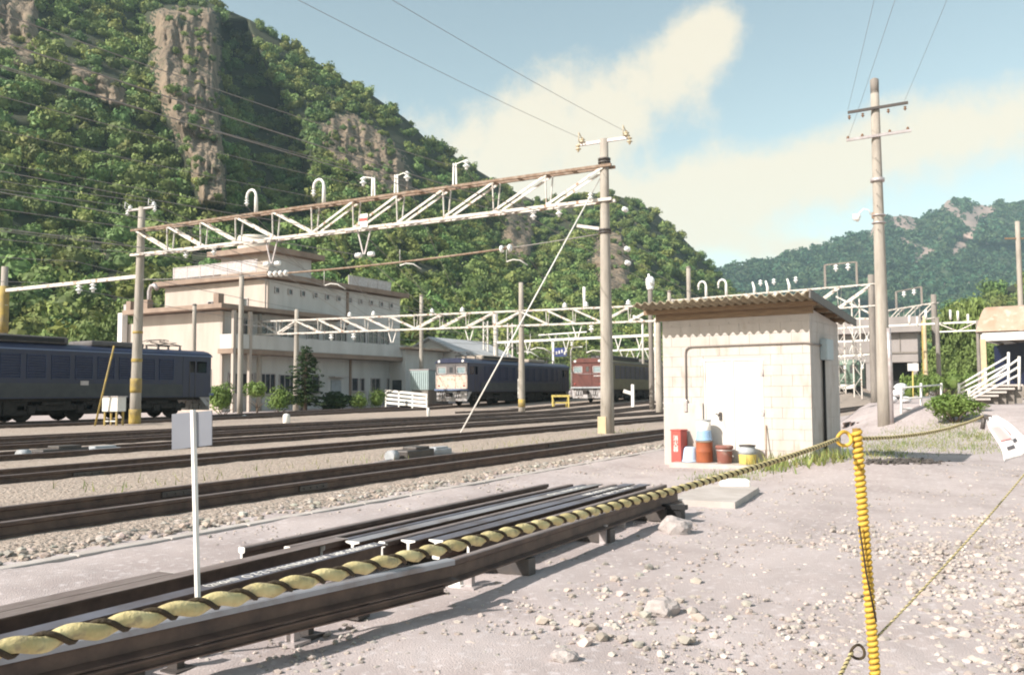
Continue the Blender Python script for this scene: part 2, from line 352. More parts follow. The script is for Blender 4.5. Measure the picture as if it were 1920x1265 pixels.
# ---- railway tracks
RAILP = [(-.062, 0), (.062, 0), (.062, .012), (.012, .026), (.009, .100), (.032, .112), (.032, .145), (.024, .152), (-.024, .152), (-.032, .145), (-.032, .112), (-.009, .100), (-.012, .026), (-.062, .012)]
def rail_mesh(mb, pts):
    n = len(RAILP); vs = []
    for p in pts:
        vs += [p + Vector((0, u, w)) for u, w in RAILP]
    fs = []
    for s_ in range(len(pts)-1):
        for i in range(n): fs.append([s_*n+i, (s_+1)*n+i, (s_+1)*n+(i+1) % n, s_*n+(i+1) % n])
    o = len(mb.v); mb.add(vs, fs)
    for q in range(len(fs)):
        i = q % n
        if 6 <= i <= 8: mb.mi[-len(fs)+q] = 1
    return mb
def track(yc, x0, x1, label, sleepers=0, dy=0.0):
    t = thing('railway_track', label, 'track', (x0, yc, 0), group='tracks across the yard')
    xs = [x0]; 
    while xs[-1] < x1: xs.append(min(x1, xs[-1] + (3 if xs[-1] < 60 else 8)))
    for s_ in (-.565, .565):
        mb = MB(); rail_mesh(mb, [Vector((x, yc+s_+dy*max(0, x-20), zg(x, yc)+.062)) for x in xs]); mb.build('rail', [m_rail, m_railtop], t, world=True)
        if sleepers:
            for xj in ([9.4, 20.2] if s_ < 0 else [8.1, 19.3]):
                fp = MB(); fp.box((xj, yc+s_-.022, zg(xj, yc)+.062+.062), (.56, .022, .075), bev=.004)
                for q in range(4): fp.tube([(xj-.2+.133*q, yc+s_-.05, zg(xj, yc)+.125), (xj-.2+.133*q, yc+s_-.02, zg(xj, yc)+.125)], .015, 6)
                fp.build('rail_joint', m_dkmetal, t, world=True)
    for i in range(sleepers):
        x = x0 + 10 + i*.66
        sl_ = MB(); sl_.box((x, yc+dy*max(0, x-20), zg(x, yc)-.045), (.22, 2.0, .12), bev=.01); sl_.build('sleeper', m_wood, t, world=True)
    return t
track(8.80, -22, 170, 'nearest railway track, running behind the block hut', 60)
track(13.55, -22, 170, 'second railway track, just behind the tall concrete gantry post', 60, .012)
track(17.95, -22, 200, 'third railway track from the front, beyond the wide strip of ballast')
track(21.45, -22, 220, 'fourth railway track, next to the white signal cabinet')
track(24.9, -22, 220, 'fifth railway track, in front of the brown locomotive')
track(28.4, 46, 240, 'railway track the brown locomotive stands on')
track(35.3, -5, 240, 'railway track under the cream-fronted locomotive')
track(38.6, -30, 60, 'farthest railway track, under the dark blue locomotive on the left')
# ---- loose stones
def ico(sub, seed, amp=.28):
    b = bmesh.new(); bmesh.ops.create_icosphere(b, subdivisions=sub, radius=1)
    r = random.Random(seed); off = Vector((r.uniform(0, 99), r.uniform(0, 99), 0))
    for v in b.verts:
        v.co *= 1 + amp*mnoise.noise(v.co*1.3 + off)*1.6
        v.co.z *= .72
    b.verts.index_update(); Vv = np.array([v.co[:] for v in b.verts]); Ff = np.array([[v.index for v in f.verts] for f in b.faces]); b.free(); return Vv, Ff
def scatter_mesh(name, tmpl, P, S, T, mt, label=None, cat=None, smooth=False):
    # P (n,3) positions, S (n,) sizes, T (n,3) tint
    VV, FF, TT = [], [], []; off = 0
    for ti, (tv, tf) in enumerate(tmpl):
        idx = np.arange(ti, len(P), len(tmpl)); n = len(idx)
        if not n: continue
        a = rng.uniform(0, 2*np.pi, n); ca, sa_ = np.cos(a)[:, None], np.sin(a)[:, None]
        x, y, z = tv[:, 0][None], tv[:, 1][None], tv[:, 2][None]
        sz = S[idx][:, None]; st = rng.uniform(.75, 1.3, (n, 1))
        X = (x*ca*st - y*sa_)*sz + P[idx, 0][:, None]; Y = (x*sa_*st + y*ca)*sz + P[idx, 1][:, None]; Z = z*sz + P[idx, 2][:, None]
        VV.append(np.stack([X, Y, Z], -1).reshape(-1, 3)); m_ = len(tv)
        FF.append((tf[None] + (np.arange(n)*m_)[:, None, None] + off).reshape(-1, tf.shape[1])); off += n*m_
        tt = np.ones((n, m_, 4)); tt[..., :3] = T[idx][:, None, :]; TT.append(tt.reshape(-1, 4))
    return arrays_mesh(name, np.concatenate(VV), np.concatenate(FF), mt, np.concatenate(TT), smooth)
def stones(name, n, fpos, smin, smax, sub, tlo, thi, warm=0.0, sink=.3):
    P = np.zeros((n, 3)); S = smin*(smax/smin)**(rng.uniform(0, 1, n)**2.2)
    for i in range(n):
        x, y = fpos(); P[i] = (x, y, zg(x, y))
    P[:, 2] += S*(.72-sink) - .005
    b = rng.uniform(tlo, thi, (n, 1)); T = np.concatenate([b*(1+warm*rng.uniform(-1, 1, (n, 1))), b, b*(1-warm*rng.uniform(0, 1, (n, 1)))], 1)
    o = scatter_mesh(name, [ico(sub, 11+q) for q in range(4)], P, S, T, m_stone); tag(o, kind='stuff'); return o
def logx(a, b):
    return lambda: None
def fp_ballast():
    while True:
        x = 3 + 37*rng.uniform()**1.5; y = rng.uniform(7.2, 13.0)
        if abs(y-8.235) < .09 or abs(y-9.365) < .09 or abs(y-12.985) < .08: continue
        if y > 8.3 and y < 9.35 and rng.uniform() < .3: continue
        return x, y
tag(stones('ballast_stones', 11000, fp_ballast, .018, .05, 1, .45, 1.0, .12), 'pale broken ballast stones between the rails', 'ballast')
def fp_ball2():
    return 10 + 50*rng.uniform(), rng.uniform(14.3, 20.4)
tag(stones('ballast_stones', 5000, fp_ball2, .03, .07, 1, .45, .95, .12), 'ballast stones beyond the second track', 'ballast')
def fp_berm():                                  # heaped stones along the near rail
    x = 3.2 + 22*rng.uniform()**1.3; return x, 7.95 - abs(rng.normal(0, .22))
tag(stones('ballast_stones', 3600, fp_berm, .022, .055, 1, .55, 1.1, .10, 0.1), 'stones heaped along the nearest rail', 'ballast')
def fp_yard():
    while True:
        cy = 2.4 + 15*rng.uniform()**1.6; cx = rng.uniform(-.35, .62)*cy; p = cw(cx, cy)
        if p.y > 6.9: continue
        d = mnoise.noise(Vector((p.x*.5, p.y*.5, 4)))
        if rng.uniform() > .25 + .8*max(0, d+.15): continue
        return p.x, p.y
tag(stones('pebbles', 17000, fp_yard, .004, .026, 1, .6, 1.12, .06, .45), 'pebbles strewn over the bare yard', 'pebbles')
def fp_white():                                 # the pale gravel patch at the lower right
    while True:
        cy = 2.3 + 8*rng.uniform()**1.3; lim = .40 + .08*math.sin(cy*2)
        cx = cy*rng.uniform(lim-.08, .68)
        if rng.uniform() > ss(lim-.08, lim+.08, cx/cy): continue
        p = cw(cx, cy); return p.x, p.y
tag(stones('pale_gravel', 7500, fp_white, .006, .036, 1, .7, 1.15, .04), 'pale grey gravel at the right edge of the yard', 'gravel')
def fp_pile():
    p = gp(rng.normal(1200, 90), rng.normal(1150, 40)); return p.x, p.y
tag(stones('rubble', 240, fp_pile, .010, .048, 1, .65, 1.15, .08), 'patch of broken stones on the yard in front of the rail rack', 'rubble')
# ---- hills
H1SKY = [(-900, -800), (-300, -420), (0, -230), (200, -110), (410, 12), (470, 38), (560, 96), (640, 146), (700, 180), (760, 222), (800, 262), (850, 292), (900, 322), (950, 352), (1000, 376), (1030, 376), (1060, 364), (1110, 362), (1150, 366), (1190, 376), (1230, 400), (1260, 426), (1290, 456), (1320, 486), (1345, 514), (1400, 575), (1480, 640), (1560, 700), (1640, 740)]
H2SKY = [(900, 640), (1200, 560), (1300, 515), (1345, 503), (1400, 496), (1430, 484), (1445, 492), (1480, 474), (1520, 468), (1560, 454), (1600, 438), (1634, 436), (1642, 408), (1700, 404), (1722, 410), (1760, 394), (1776, 376), (1800, 371), (1832, 382), (1852, 387), (1880, 379), (1920, 382), (2000, 366), (2200, 330), (2500, 420), (3000, 520)]
H3SKY = [(1560, 745), (1640, 690), (1750, 612), (1800, 578), (1850, 552), (1920, 526), (2100, 490), (2600, 520)]
CLIFFS = [  # (list of (py, centre, half width)), depth change, rock?
    ([(20, 342, 60), (100, 348, 64), (180, 352, 56), (235, 366, 46), (300, 385, 34), (380, 398, 24)], -34, 1),
    ([(50, 436, 26), (120, 450, 40), (200, 478, 58), (300, 512, 64), (380, 540, 48), (430, 560, 20)], 30, 2),
    ([(220, 645, 26), (250, 655, 60), (290, 680, 72), (330, 715, 55), (365, 750, 26)], -8, 1),
    ([(370, 975, 20), (420, 975, 30), (490, 970, 22)], -12, 1),
    ([(440, 1140, 26), (490, 1145, 36), (540, 1150, 28)], -10, 1),
    ([(-60, 10, 60), (60, 24, 44), (120, 40, 26)], -6, 1),
    ([(130, 150, 30), (170, 205, 30), (200, 225, 20)], -6, 1),
]
def cliff(px, py):
    dd = 0; rock = 0; bare = 0
    for prof, dep, kind in CLIFFS:
        if py < prof[0][0]-15 or py > prof[-1][0]+15: continue
        c = interp([(a, b) for a, b, _ in prof], py); w = interp([(a, d) for a, _, d in prof], py)
        u = abs(px-c)/w; e = ss(1.25, .8, u) if px > c else ss(1.4, .5, u)
        e *= ss(prof[0][0]-15, prof[0][0]+8, py)*ss(prof[-1][0]+15, prof[-1][0]-8, py)
        dd += dep*e
        if kind == 1: rock = max(rock, e)
        else: bare = max(bare, e)
    return dd, rock, bare
def hill_point(px, t, S, yb, db, dr):
    s_ = interp(S, px); y = yb + (s_-yb)*t
    b = interp(db, px); r = interp(dr, px); d = b + (r-b)*t**1.15
    return y, d
m_soil = mat('hill_soil', (.026, .034, .015), (.04, .042, .022), rough=.95, scale=.08)
m_rock = mat('cliff_rock', (.235, .18, .125), (.13, .10, .072), rough=.95, scale=.10, stretch=(1, 1, .3), bump=1, bscale=.35, bdist=2.5, c3=(.07, .075, .04), scale3=.22)
m_rockf = mat('far_cliff_rock', (.30, .22, .19), (.20, .16, .14), rough=.95, scale=.03)
m_soilf = mat('far_soil', (.045, .065, .03), rough=.95)
HD1 = ([(-900, 92), (400, 95), (800, 100), (1000, 125), (1300, 170), (1640, 200)], [(-900, 300), (0, 330), (410, 350), (750, 370), (950, 410), (1060, 450), (1340, 470), (1640, 300)])
HD2 = ([(900, 700), (3000, 700)], [(900, 1150), (1345, 1300), (1640, 1400), (1800, 1500), (3000, 1500)])
HD3 = ([(1560, 210), (2600, 210)], [(1560, 240), (1900, 330), (2600, 380)])
def hill(name, S, yb, HD, pxs, nt_, amp, ampf, mats, cl=True):
    db, dr = HD; V = []; ROCK = []; n = len(pxs)
    for i in range(nt_+8):
        for px in pxs:
            if i < nt_:
                t = i/(nt_-1); y, d = hill_point(px, t, S, yb, db, dr); e, rk, br = cliff(px, y) if cl else (0, 0, 0)
                p = at(px, y, d); q = p*ampf
                d2 = d + amp*(mnoise.noise(q) + .5*mnoise.noise(q*2.3) + .3*mnoise.noise(q*6))*min(1, 4*(1-t))*min(1, 5*t) + e
                if rk > .2: d2 += rk*4.2*(mnoise.noise(Vector((px*.07, y*.014, 0)))+.6*mnoise.noise(Vector((px*.2, y*.05, 2)))+.35*abs(mnoise.noise(Vector((px*.06, y*.22, 5))))-.3*abs(mnoise.noise(Vector((px*.45, y*.12, 8)))))
                p = at(px, y, d2)
            else:
                k_ = i-nt_+1; y, d = hill_point(px, 1, S, yb, db, dr); p0 = at(px, y, d); p = at(px, y, d*(1+.10*k_)); p.z = p0.z*(1-.018*k_*k_); rk = 0
            V.append(p[:]); ROCK.append(rk)
    F_ = np.array([[i*n+j, i*n+j+1, (i+1)*n+j+1, (i+1)*n+j] for i in range(nt_+7) for j in range(n-1)])
    ROCK = np.array(ROCK); mi = (ROCK[F_].mean(1) + .18*rng.normal(size=len(F_)) > .5).astype(int)
    tag(arrays_mesh(name, np.array(V), F_, mats, smooth=True, mi=mi), kind='structure')
hill('hillside', H1SKY, 775, HD1, list(range(-900, 200, 9))+list(range(200, 800, 3))+list(range(800, 1200, 5))+list(range(1200, 1650, 9)), 240, 14, .02, [m_soil, m_rock])
CL_OLD = CLIFFS; CLIFFS = [([(396, 1690, 10), (412, 1688, 24), (430, 1700, 16)], 0, 1), ([(372, 1772, 8), (388, 1776, 16), (404, 1800, 14)], 0, 1), ([(382, 1850, 16), (402, 1838, 22), (424, 1816, 14)], 0, 1), ([(404, 1646, 7), (425, 1640, 10), (438, 1636, 8)], 0, 1), ([(448, 1690, 8), (470, 1740, 14), (486, 1720, 8)], 0, 1), ([(500, 1330, 3), (470, 1440, 8)][::-1], 0, 1), ([(440, 1822, 10), (460, 1800, 14), (480, 1790, 6)], 0, 1)]
hill('far_mountain', H2SKY, 760, HD2, list(range(900, 3000, 6)), 110, 110, .006, [m_soilf, m_rockf])
FAR_CL = CLIFFS; CLIFFS = CL_OLD
hill('mid_hill', H3SKY, 752, HD3, list(range(1560, 2600, 14)), 30, 10, .02, [m_soil, m_rock], cl=False)
# ---- foliage
def crown(n, seed, leaf, lumps=9, squash=.8, core=True):
    r = np.random.default_rng(seed)
    c = r.normal(size=(lumps, 3)); c /= np.linalg.norm(c, axis=1)[:, None]; c *= r.uniform(.25, .62, (lumps, 1)); c[:, 2] = c[:, 2]*squash + .05
    rl = r.uniform(.34, .52, lumps); li = r.integers(0, lumps, n)
    d = r.normal(size=(n, 3)); d[:, 2] += .25; d /= np.linalg.norm(d, axis=1)[:, None]
    pos = c[li] + d*(rl[li]*r.uniform(.72, 1.08, n))[:, None]; pos[:, 2] *= squash
    nn = d + r.normal(size=(n, 3))*.42; nn /= np.linalg.norm(nn, axis=1)[:, None]
    a = np.cross(nn, r.normal(size=(n, 3))); a /= np.linalg.norm(a, axis=1)[:, None]; b = np.cross(nn, a)
    s_ = leaf*r.uniform(.6, 1.35, n)[:, None]
    Vv = np.stack([pos - a*s_, pos - b*s_*.6, pos + a*s_, pos + b*s_*.6], 1).reshape(-1, 3)
    Ff = np.arange(n*4).reshape(-1, 4)
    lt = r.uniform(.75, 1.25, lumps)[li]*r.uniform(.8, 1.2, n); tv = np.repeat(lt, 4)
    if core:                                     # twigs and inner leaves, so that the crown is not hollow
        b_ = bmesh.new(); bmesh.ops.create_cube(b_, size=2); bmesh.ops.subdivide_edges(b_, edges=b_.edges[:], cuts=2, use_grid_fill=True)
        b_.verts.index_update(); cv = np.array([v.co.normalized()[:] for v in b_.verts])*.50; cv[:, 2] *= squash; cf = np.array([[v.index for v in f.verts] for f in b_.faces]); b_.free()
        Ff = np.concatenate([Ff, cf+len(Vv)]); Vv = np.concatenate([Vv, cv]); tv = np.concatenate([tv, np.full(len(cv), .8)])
    return Vv, Ff, tv
def forest(name, tm, P, SX, SZ, TT_, mt, label):
    VV, FF, CC = [], [], []; off = 0
    for ti, (tv, tf, tt) in enumerate(tm):
        idx = np.arange(ti, len(P), len(tm)); n = len(idx); m_ = len(tv)
        if not n: continue
        a = rng.uniform(0, 2*np.pi, n); ca, sa_ = np.cos(a)[:, None], np.sin(a)[:, None]; s_ = SX[idx][:, None]
        X = (tv[:, 0]*ca - tv[:, 1]*sa_)*s_ + P[idx, 0:1]; Y = (tv[:, 0]*sa_ + tv[:, 1]*ca)*s_ + P[idx, 1:2]; Z = tv[:, 2][None]*SZ[idx][:, None] + P[idx, 2:3]
        VV.append(np.stack([X, Y, Z], -1).reshape(-1, 3)); FF.append((tf[None] + (np.arange(n)*m_)[:, None, None] + off).reshape(-1, 4)); off += n*m_
        c = np.ones((n, m_, 4)); c[..., :3] = TT_[idx][:, None, :]*tt[None, :, None]; CC.append(c.reshape(-1, 4))
    o = arrays_mesh(name, np.concatenate(VV), np.concatenate(FF), mt, np.concatenate(CC))
    return tag(o, label, 'forest', kind='stuff')
def plant(n, S, yb, HD, p0, p1, rmin, rmax, amp, ampf, cl, tpow=1.0, fc=None):
    global CLIFFS
    if fc: CLIFFS = fc
    P, SX, SZ, T = [], [], [], []
    while len(P) < n:
        px = rng.uniform(p0, p1); t = rng.uniform()**tpow
        y, d = hill_point(px, t, S, yb, *HD)
        if rng.uniform() > (d/HD[1][0][1])**1.2 and cl: continue
        e, rk, br = cliff(px, y) if cl or fc else (0, 0, 0)
        if rk > .45 and rng.uniform() < .52: continue
        if br > .6 and rng.uniform() < .35: continue
        p = at(px, y, d); q = p*ampf
        d2 = d + amp*(mnoise.noise(q) + .5*mnoise.noise(q*2.3) + .3*mnoise.noise(q*6))*min(1, 4*(1-t))*min(1, 5*t) + e
        p = at(px, y, d2); r = rng.uniform(rmin, rmax)*(.5 if rk > .3 else 1)
        P.append((p.x, p.y, p.z + r*.35)); SX.append(r); SZ.append(r*rng.uniform(.85, 1.25))
        g = rng.uniform(.65, 1.3); w = rng.uniform(-.22, .22)
        T.append((g*(1+w), g, g*(1-.5*w)))
    CLIFFS = CL_OLD
    return np.array(P), np.array(SX), np.array(SZ), np.array(T)
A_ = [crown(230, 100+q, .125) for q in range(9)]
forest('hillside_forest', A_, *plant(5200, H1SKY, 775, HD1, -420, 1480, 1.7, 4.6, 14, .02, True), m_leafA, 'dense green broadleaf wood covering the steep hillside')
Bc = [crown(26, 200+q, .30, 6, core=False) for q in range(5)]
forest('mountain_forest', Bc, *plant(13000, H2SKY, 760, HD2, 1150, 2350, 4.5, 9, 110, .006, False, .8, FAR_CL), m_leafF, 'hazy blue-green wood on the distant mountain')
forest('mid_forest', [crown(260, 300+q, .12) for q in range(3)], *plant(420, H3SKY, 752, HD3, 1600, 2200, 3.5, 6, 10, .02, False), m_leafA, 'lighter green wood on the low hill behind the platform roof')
def tree(name, label, p, h, r, mt, seed, cat='tree', n=1400, leaf=.07, trunk_h=None, group=None, squash=.85, lumps=12):
    t = thing(name, label, cat, p, 0, group); th = h*.55 if trunk_h is None else trunk_h
    mb = MB(); rr = max(.04, r*.06); rd = random.Random(seed)
    mb.tube([(0, 0, -.15), (rd.uniform(-.05, .05)*r, 0, th*.5), (0, rd.uniform(-.05, .05)*r, th)], [rr*1.4, rr, rr*.6], 8)
    for q in range(5):
        a = q*1.257+rd.uniform(-.4, .4); z0 = th*rd.uniform(.45, .8)
        mb.tube([(0, 0, z0), (math.cos(a)*r*.35, math.sin(a)*r*.35, z0+r*.3), (math.cos(a)*r*.6, math.sin(a)*r*.6, z0+r*.45)], [rr*.5, rr*.35, rr*.15], 5)
    mb.build('trunk', m_trunk, t)
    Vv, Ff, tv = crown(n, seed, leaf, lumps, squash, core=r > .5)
    hz = (h-trunk_h)/2 if trunk_h is not None else h*.40
    sz = hz/ (squash*.95); Vv = Vv*np.array([r, r, sz]); Vv[:, 2] += h - hz
    c = np.ones((len(Vv), 4)); c[:, :3] = tv[:, None]
    arrays_mesh('crown', Vv, Ff, mt, c, parent=t); return t
# ================================================================== locomotives
def loco(name, label, loc, rz, kind):
    """x runs back along the engine from the front end at x = 0, z = 0 on the rail heads, right side (-y) faces the camera"""
    t = thing(name, label, 'locomotive', loc, rz); Ln = 17.6; W = 1.40
    paint = {'cream': m_locob, 'maroon': m_maroon, 'blue': m_locob}[kind]
    side = {'cream': m_locob, 'maroon': m_olive, 'blue': m_locob}[kind]
    face = {'cream': m_cream, 'maroon': m_maroon, 'blue': m_locob}[kind]
    CAB = 1.9
    sec = [(-W, 1.05), (W, 1.05), (W, 3.20), (W-.10, 3.34), (W-.32, 3.46), (W-.7, 3.55), (-(W-.7), 3.55), (-(W-.32), 3.46), (-(W-.10), 3.34), (-W, 3.20)]
    b = MB(); b.prism(sec, (CAB, 0, 0), (Ln-CAB, 0, 0)); b.build('body', side, t)
    for e in (0, 1):                                              # the two cabs, built of panels and pillars round real window openings
        X = (lambda x: x) if e == 0 else (lambda x: Ln-x)
        c = MB()
        def pan(x0, x1, y0, y1, z0, z1, mb=c):
            a, d = X(x0), X(x1); mb.box(((a+d)/2, (y0+y1)/2, (z0+z1)/2), (abs(d-a), abs(y1-y0), z1-z0))
        for s in (-1, 1):
            pan(.06, CAB-.02, s*W, s*(W-.05), 1.05, 2.35); pan(.06, .30, s*W, s*(W-.05), 2.35, 2.95); pan(.98, 1.10, s*W, s*(W-.05), 2.35, 2.95)
            pan(1.42, CAB-.02, s*W, s*(W-.05), 2.35, 2.95); pan(.06, CAB-.02, s*W, s*(W-.05), 2.95, 3.20)
        poly = [(p[0], p[1]) for p in sec[2:]]
        c.prism([(u, w) for u, w in poly], (X(-.10), 0, 0), (X(CAB-.003), 0, 0))
        c.build('cab', paint, t)
        f_ = MB(); fd = MB()
        def fp(y0, y1, z0, z1, mb, off=0, th=.06):
            mb.box((X(-off+th/2-.02), (y0+y1)/2, (z0+z1)/2), (th, abs(y1-y0), z1-z0))
        fp(-W+.02, -.36, 1.28, 2.30, f_); fp(.36, W-.02, 1.28, 2.30, f_); fp(-.36, .36, 1.28, 2.34, f_, .03, .09)
        f_.build('nose_panel', face, t)
        g = MB()
        for s in (-1, 1):
            fp(s*.36, s*.46, 2.30, 3.0, g); fp(s*(W-.16), s*(W-.02), 2.30, 3.0, g); fp(s*.46, s*(W-.16), 2.30, 2.40, g); fp(s*.46, s*(W-.16), 2.90, 3.0, g)
        fp(-.36, .36, 2.34, 3.10, g, .03, .09); fp(-W+.02, W-.02, 3.0, 3.20, g)
        up_ = g.build('window_band', m_roofgrey if kind == 'cream' else paint, t)
        for s in (-1, 1):
            w = MB(); fp(s*.46, s*(W-.16), 2.40, 2.90, w, -.03, .02); w.build('windscreen', m_glass, t)
            fr = MB()
            for (y0, y1, z0, z1) in ((.45, .50, 2.38, 2.92), (W-.21, W-.155, 2.38, 2.92), (.45, W-.155, 2.38, 2.43), (.45, W-.155, 2.87, 2.92)): fp(s*y0, s*y1, z0, z1, fr, .012, .03)
            fr.build('window_frame', m_galv, t)
        dw = MB(); fp(-.13, .13, 2.48, 2.88, dw, .045, .02); dw.build('door_window', m_glassd, t)
        bf = MB(); bf.box((X(-.04), 0, 1.20), (.34, 2*W+.02, .13), bev=.02); bf.build('buffer_beam', m_locot if kind != 'maroon' else m_greybox, t)
        sk = MB(); sk.box((X(.05), 0, .73), (.10, 2*W-.12, .76), bev=.03)
        for s in (-1, 1): sk.extr([(X(.1), s*(W-.06), 1.08), (X(.1), s*(W-.06), .42), (X(.75), s*(W-.06), 1.08)], (0, -s*.05, 0))
        sk.build('skirt', m_skirt, t)
        cp = MB(); cp.box((X(-.18), 0, .83), (.5, .22, .30), bev=.04); cp.box((X(-.42), .05, .83), (.16, .36, .34), bev=.05)
        for y in (-.75, -.55, .5, .72, .92): cp.tube([(X(-.03), y, 1.12), (X(-.16), y, .88), (X(-.12), y+.05, .58), (X(-.04), y+.08, .66)], .028, 6)
        cp.build('coupler', m_under, t)
        for y in (-1.05, 1.05):
            h = MB(); h.lathe([(.0, .05), (.075, .05), (.085, 0), (.085, -.04), (.0, -.04)], (X(-.06), y, 3.32), 12, axis=(X(-1)-X(0), 0, 0)); h.lathe([(.105, -.04), (.11, .06), (.095, .06), (.095, -.03)], (X(-.06), y, 3.32), 12, axis=(X(-1)-X(0), 0, 0)); h.build('headlight', m_porc, t)
            h = MB(); h.lathe([(0, .05), (.06, .04), (.065, 0), (.065, -.04), (0, -.04)], (X(-.04), y*1.05, 1.50), 10, axis=(X(-1)-X(0), 0, 0)); h.build('tail_lamp', m_red, t)
        hr = MB()
        for s in (-1, 1):
            hr.tube([(X(-.06), s*(W-.06), 1.35), (X(-.10), s*(W-.06), 1.4), (X(-.10), s*(W-.06), 2.5), (X(-.06), s*(W-.06), 2.55)], .018, 6)
        hr.tube([(X(-.05), -.9, 2.28), (X(-.1), -.85, 2.30), (X(-.1), .85, 2.30), (X(-.05), .9, 2.28)], .012, 5)
        hr.build('handrail', m_galv, t)
        st = MB()
        for z in (.45, .75): st.box((X(1.0), -W+.04, z), (.4, .16, .03))
        for dx in (.8, 1.2): st.box((X(dx), -W+.0, .7), (.03, .03, .6))
        st.build('step', m_dkmetal, t)
        for s in (-1, 1):
            sw = MB(); a, d = sorted((X(.30), X(.98)))
            if kind != 'blue': sw.box(((a+d)/2, s*(W-.02), 2.65), (d-a, .012, .60)); sw.build('side_window', m_glassd, t)
        dr = MB(); a, d = sorted((X(1.08), X(1.46)))
        for x in (a, d): dr.box((x, -W-.008, 2.0), (.025, .02, 1.9))
        dr.build('cab_door', m_dkmetal, t)
        if kind == 'maroon':
            pl = MB(); pl.box((X(-.05), -.85, 2.13), (.02, .62, .10)); 
            for q in range(5): pl.box((X(-.065), -.62-.115*q, 2.13), (.012, .075, .085))
            pl.build('number_plate', m_galv, t)
    band = MB()
    for s in (-1, 1): band.box((Ln/2, s*(W+.004), 1.42), (Ln-2*CAB, .012, .62))
    band.build('lower_band', m_locog if kind != 'maroon' else m_olive, t)
    trim = MB()
    for s in (-1, 1): trim.box((Ln/2, s*(W+.012), 3.235), (Ln+.16, .035, .07))
    trim.build('roof_gutter', m_locot if kind != 'maroon' else m_roofgrey, t)
    n = 11; x0 = CAB+.45; pitch = (Ln-2*x0)/n
    for i in range(n):                                            # louvres and windows along the side that faces the camera
        lv = MB(); xc = x0 + pitch*(i+.5); w_ = pitch*.74
        for q in range(9): lv.box((xc, -W-.012, 2.02+.115*q), (w_, .022, .075), ax=Matrix.Rotation(R(24), 3, 'X'))
        for dx in (-w_/2, w_/2): lv.box((xc+dx, -W-.012, 2.48), (.035, .035, 1.08))
        for z in (1.95, 3.0): lv.box((xc, -W-.012, z), (w_, .035, .035))
        lv.build('louvre', m_louv, t)
    rf = MB(); rf.box((6.2, 0, 3.70), (6.6, 1.9, .34), bev=.10); rf.box((12.2, 0, 3.66), (3.0, 1.8, .28), bev=.09); rf.build('roof_housing', m_rooflight if kind == 'cream' else m_roofgrey, t)
    for s in (-.96, .96):
        rg = MB()
        for q in range(6): rg.box((3.6+q*1.05, s, 3.71), (.8, .02, .18))
        rg.box((3.6+2.6, s*.995, 3.71), (6.1, .012, .16)); rg.build('roof_grille', m_black, t)
    for xc in (2.0, Ln-2.0):
        p = MB()
        for s in (-.45, .45):
            for dx in (-.7, .7): p.lathe([(.05, 0), (.08, .05), (.04, .08), (.08, .13), (.04, .16), (.04, .2)], (xc+dx, s, 3.55), 8)
            p.tube([(xc-.8, s, 3.78), (xc+.8, s, 3.78)], .03, 6)
            p.tube([(xc-.7, s, 3.80), (xc+.55, s*.8, 3.93), (xc-.55, s*.8, 4.0)], .022, 6); p.tube([(xc+.7, s, 3.80), (xc-.55, s*.8, 3.95)], .022, 6)
        for x in (-.12, .12): p.tube([(xc+x-.5, -.85, 3.99), (xc+x-.5, -.55, 4.06), (xc+x-.5, .55, 4.06), (xc+x-.5, .85, 3.99)], .022, 6)
        p.build('pantograph', m_dkmetal, t)
    for xc in (3.3, Ln/2, Ln-3.3):
        bg_ = MB(); bg_.box((xc, 0, .80), (.7, 2.3, .22)); bg_.box((xc, 0, .52), (3.3, .9, .5))  # inner block added between the wheels to keep the underside dark
        for s in (-1, 1):
            bg_.box((xc, s*1.08, .62), (3.7, .14, .26), bev=.03); bg_.box((xc, s*1.1, .85), (1.4, .2, .2))
            for dx in (-1.35, 0, 1.35) if xc != Ln/2 else (-1.2, 1.2):
                bg_.box((xc+dx, s*1.12, .52), (.36, .18, .36), bev=.04)
                for q in (-.28, .28): bg_.tube([(xc+dx+q, s*1.1, .5), (xc+dx+q, s*1.1, .8)], .07, 8)
        bo = bg_.build('bogie', m_under, t)
        for dx in (-1.3, 1.3):
            wh = MB()
            for s in (-1, 1): wh.lathe([(.0, -.07), (.53, -.07), (.56, -.02), (.56, .02), (.50, .06), (.15, .07), (0, .07)], (xc+dx, s*.60, .56), 20, axis=(0, s*-1, 0))
            wh.tube([(xc+dx, -.6, .56), (xc+dx, .6, .56)], .08, 8); wh.build('wheelset', m_under, bo)
    uf = MB(); uf.box((Ln/2, 0, .98), (Ln-.6, 2.4, .14))
    for xc in (5.75, 6.9, 10.7, 11.85): uf.box((xc, 0, .62), (1.1, 2.3, .64), bev=.05)  # boxes added to fill in the shade under the engine
    uf.build('underframe', m_under, t)
    if kind == 'blue':
        em = MB(); em.box((Ln-7.6, -W-.02, 1.75), (.42, .02, .20)); em.build('builder_plate', m_galv, t)
    return t
RAILZ = .062+.152
pL = base(392, 47.6)
loco('electric_locomotive', 'long dark blue electric locomotive cut off by the left edge of the picture', (pL.x-17.6+.2, 38.6, zg(pL.x-9, 38.6)+RAILZ), 0, 'blue')
pO = base(876, 65); loco('electric_locomotive', 'dark blue electric locomotive with a cream front, right of the white slatted fence', (pO.x, 35.3, zg(pO.x, 35.3)+RAILZ), R(-.4), 'cream')
loco('electric_locomotive', 'maroon electric locomotive half hidden behind the tall concrete gantry post', (65, 28.4, zg(65, 28.4)+RAILZ), R(.3), 'maroon')
